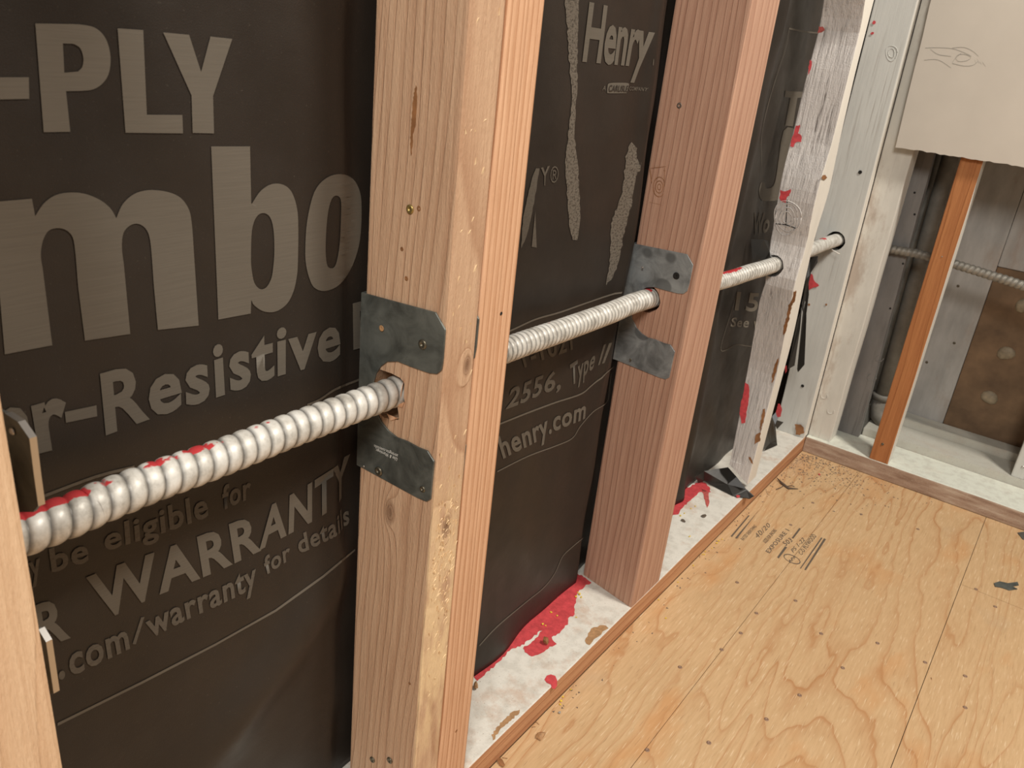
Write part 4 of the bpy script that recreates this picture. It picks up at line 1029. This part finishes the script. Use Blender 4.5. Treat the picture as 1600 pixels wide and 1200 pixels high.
# =================================================================== grade stamp on the floor
st = crop
G = lambda x, y: (1130+x/7.619, 780+y/7.619)
def fword(t, TL, TR, BR_, BL_, b=.01): return word(t, G(*TL), G(*TR), G(*BR_), G(*BL_), 'grade_stamp_word', 'stamp', fl, b, (2, 0.))
fword('RATED SHEATHING', (205, 470), (370, 300), (400, 330), (240, 495)); fword('40/20', (370, 425), (530, 275), (565, 320), (410, 475), 0.)
fword('SIZED FOR SPACING', (470, 500), (600, 350), (640, 375), (505, 530)); fword('EXPOSURE 1', (500, 620), (740, 350), (790, 375), (550, 645), .015)
fword('THICKNESS 0.578', (560, 560), (690, 340), (740, 365), (600, 590), -.0) if 0 else None
fword('503', (700, 515), (790, 455), (830, 500), (745, 560)); fword('PS 1-22', (805, 600), (945, 450), (975, 490), (835, 640)); fword('C-D PLYWOOD', (890, 640), (1060, 410), (1115, 440), (935, 668), .015)
fword('APA', (770, 735), (850, 660), (870, 690), (795, 765), .02)
def fbar(a, b, c, d): flat_from_loops('grade_stamp_bar', [[G(*a), G(*b), G(*c), G(*d)]], lambda x, y: W(x, y, 2, .0004), M['stamp'], fl)
fbar((905, 342), (925, 352), (835, 470), (815, 462)); fbar((735, 560), (762, 572), (662, 705), (642, 690))
fbar((1165, 455), (1182, 462), (925, 828), (915, 820)); fbar((1200, 465), (1225, 475), (985, 845), (965, 838)); fbar((300, 190), (315, 195), (105, 450), (88, 440)); fbar((395, 165), (425, 130), (165, 470), (140, 462))
ov = [(820+105*math.cos(a*math.pi/12)*.95+math.sin(a*math.pi/12)*18, 712+55*math.sin(a*math.pi/12)+math.cos(a*math.pi/12)*28) for a in range(24)]
oi = [(820+(x-820)*.9, 712+(y-712)*.84) for x, y in ov]
flat_from_loops('grade_stamp_oval', [[G(*p) for p in ov], [G(*p) for p in oi]], lambda x, y: W(x, y, 2, .0004), M['stamp'], fl)

# =================================================================== debris
def chunk(name, c, size, mat, label, cat, group, flat=.5, seed=0, stretch=1.):
    rr = random.Random(seed); bm = bmesh.new(); bmesh.ops.create_icosphere(bm, subdivisions=1, radius=1)
    ang = rr.uniform(0, 3.14); s_, c_ = math.sin(ang), math.cos(ang)
    for v in bm.verts:
        q = v.co*rr.uniform(.6, 1.15); q.x *= stretch; q = Vector((q.x*c_-q.y*s_, q.x*s_+q.y*c_, q.z*flat)); v.co = q*size
    lo = min(v.co.z for v in bm.verts)
    for v in bm.verts: v.co.z -= lo
    o = from_bm(name, bm, M[mat], None, world=False); o.location = c; return tag(o, label, cat, group)
H = lambda x, y: (500+x/2.6667, 750+y/2.6667)
I_ = lambda x, y: (1000+x/2.6667, 750+y/2.6667)
k = 0
def clus(x, y, deck):
    if deck: return ('yellow crumb by the thick post foot on the red paint', 'yellow crumbs on the red paint') if x > 1000 else ('yellow crumb on the red paint band beside the brown chip', 'yellow crumbs beside the brown chip')
    return ('yellow crumb on the plywood below the red paint drip', 'yellow crumbs below the red drip') if x < 1100 else ('yellow crumb on the plywood right of the thick post foot', 'yellow crumbs by the post foot')
for x, y, s in [(1080, 478, 2.6), (1066, 488, 2.2), (1088, 490, 1.8), (1074, 470, 1.8), (963, 553, 2.0), (988, 568, 1.8), (1068, 573, 1.8), (928, 603, 2.2), (940, 608, 1.6)]:
    k += 1; chunk('yellow_crumb', W(*H(x, y), 2, ZP+.0003), s*.001, 'chipy', clus(x, y, 1)[0], 'crumb', clus(x, y, 1)[1], .6, k)
for x, y, s in [(1440, 577, 1.6), (1410, 500, 1.6), (1045, 875, 1.4), (1004, 922, 2.2), (1012, 905, 1.6), (1000, 936, 1.6), (1490, 427, 1.3), (1556, 357, 1.5), (1594, 312, 1.6)]:
    k += 1; chunk('yellow_crumb', W(*H(x, y), 2, .0003), s*.001, 'chipy', clus(x, y, 0)[0], 'crumb', clus(x, y, 0)[1], .6, k)
for x, y, s in [(328, 255, 2.2), (320, 265, 2), (342, 248, 1.8), (300, 285, 1.6), (272, 300, 1.5), (268, 312, 1.5), (108, 577, 1.5), (79, 500, 1.4), (160, 427, 1.2), (222, 358, 1.5)]:
    k += 1; chunk('yellow_crumb', W(*I_(x, y), 2, .0003), s*.001, 'chipy', 'yellow crumb on the plywood along the plate near the grade stamp', 'crumb', 'yellow crumbs near the grade stamp', .6, k)
for x, y, s in [(208, 235, 1.5), (168, 150, 2.0), (205, 237, 1.6), (212, 120, 1.6), (185, 140, 1.6), (230, 110, 1.6)]:
    k += 1; chunk('yellow_crumb', W(*I_(x, y), 2, ZP+.0003), s*.001, 'chipy', 'yellow crumb on the plate between thick post and crooked stud', 'crumb', 'yellow crumbs behind the post', .6, k)
chunk('plastic_chip', W(*I_(265, 152), 2, ZP+.0003), .0055, 'stamp', 'dark grey chip on the plate behind the thick post, farther one', 'chip', None, .25, 61, 1.5)
chunk('plastic_chip', W(*I_(180, 170), 2, ZP+.0003), .0045, 'stamp', 'dark grey chip on the plate behind the thick post, nearer one', 'chip', None, .25, 62, 1.5)
chunk('wood_chip', W(845, 1152, 2, .0003), .0062, 'chipw', 'brown wood chip lying on the floor below the red paint drip', 'chip', None, .7, 71, 1.2)
chunk('wood_chip', W(852, 1006, 2, ZP+.0003), .0050, 'bare', 'dark brown chip standing on the red paint of the plate', 'chip', None, 1.2, 72)
chunk('wood_chip', W(743, 1076, 2, ZP+.0003), .0050, 'chipw', 'tan chip in the corner between double stud and black sheet', 'chip', None, 1.3, 73, .8)
chunk('wood_chip', W(783, 1192, 2, .0003), .0040, 'bare', 'small brown splinter by the plate at the bottom of the photo', 'chip', None, .4, 74, 2.5)
chunk('pebble', W(874, 1114, 2, .0003), .0022, 'scratch', 'tiny grey pebble on the floor next to yellow crumbs', 'pebble', None, .6, 75)
flo = root('foil_scrap', tuple(W(1573, 915, 2, 0.)), 'dark grey torn scrap lying on the plywood at right', 'scrap')
q = [(1553, 911), (1562, 908), (1575, 911), (1590, 909), (1592, 914), (1582, 916), (1590, 920), (1577, 922), (1566, 918), (1555, 916)]
flat_from_loops('scrap', [q], lambda x, y: W(x, y, 2, .0016), M['steel'], flo)
COL.objects[-1].modifiers.new('s', 'SOLIDIFY').thickness = .0012
fs2 = root('foil_scrap', tuple(W(1598, 838, 2, 0.)), 'dark scrap at the foot of the far plate cut by the right edge', 'scrap')
flat_from_loops('scrap', [[(1590, 832), (1604, 830), (1608, 845), (1598, 842)]], lambda x, y: W(x, y, 2, .0016), M['steel'], fs2)
COL.objects[-1].modifiers.new('s', 'SOLIDIFY').thickness = .0012
tw = root('twig', tuple(W(1225, 760, 2, 0.)), 'dark forked twig on the dusty floor by the corner', 'twig')
tube('stem', [W(*U(760, 712), 2, .004), W(*U(810, 765), 2, .003), W(*U(880, 820), 2, .002), W(*U(980, 826), 2, .0015)], .0017, M['twig'], tw, 6, lambda t: .4+1.2*math.sin(math.pi*t))
tube('twig_branch', [W(*U(840, 785), 2, .003), W(*U(795, 815), 2, .0022), W(*U(750, 832), 2, .0015)], .0009, M['twig'], tw)
tube('twig_branch', [W(*U(860, 800), 2, .003), W(*U(910, 790), 2, .0022), W(*U(940, 800), 2, .0015)], .0007, M['twig'], tw)
tag(None or chunk('red_bead', W(*U(1200, 680), 2, .0003), .0026, 'red', 'tiny red paint blob on the dusty corner floor', 'crumb', None, .6, 80))
chunk('red_bead', W(*U(350, 915), 2, ZP+.0003), .0045, 'red', 'glossy red paint blob beside the black crumpled scrap', 'crumb', None, .7, 81)
# grit swept to the corner
rr = random.Random(11); vs = []; fs = []
for i in range(620):
    x = abs(rr.gauss(0, .085))+.004; y = 1.716-abs(rr.gauss(0, .06)) if rr.random() < .75 else 1.70-abs(rr.gauss(0, .11))
    if rr.random() < .12: x = .003+abs(rr.gauss(0, .012)); y = rr.uniform(.7, 1.7)
    if y > 1.719: continue
    s = rr.uniform(.0005, .0016); j = len(vs); a = rr.uniform(0, 6.28); e = rr.uniform(1, 2.4)
    ux, uy = math.cos(a)*s*e, math.sin(a)*s*e; wx, wy = -math.sin(a)*s, math.cos(a)*s
    vs += [(x+ux, y+uy, .0002), (x-ux*.5+wx, y-uy*.5+wy, .0002), (x-ux*.5-wx, y-uy*.5-wy, .0002), (x, y, s*1.1)]
    fs += [(j, j+1, j+3), (j+1, j+2, j+3), (j+2, j, j+3)]
tag(mesh('floor_grit', vs, fs, M['grit']), 'dark grit and sawdust scattered on the floor in the corner', 'grit', kind='stuff')
# wood shavings
for i, (x, y) in enumerate([H(720, 1192-26), H(770, 1160), H(905, 1012), H(890, 1030), I_(40, 520), I_(250, 320), I_(430, 150), I_(445, 120), U(665, 860), I_(1180, 100), I_(1215, 828)]):
    rr = random.Random(i); a = rr.uniform(0, 3.1); L = rr.uniform(.0015, .0035); c = W(x, y, 2, .0006)
    o = tube('wood_shaving', [(-L*math.cos(a), -L*math.sin(a), .0), (0, 0, .0008), (L*math.cos(a+.3), L*math.sin(a+.3), 0)], .0004, M['chipw'], None, 5)
    o.location = c; tag(o, 'thin pale wood splinter lying on the plywood', 'splinter', 'splinters on the plywood')
bpy.context.view_layer.update()
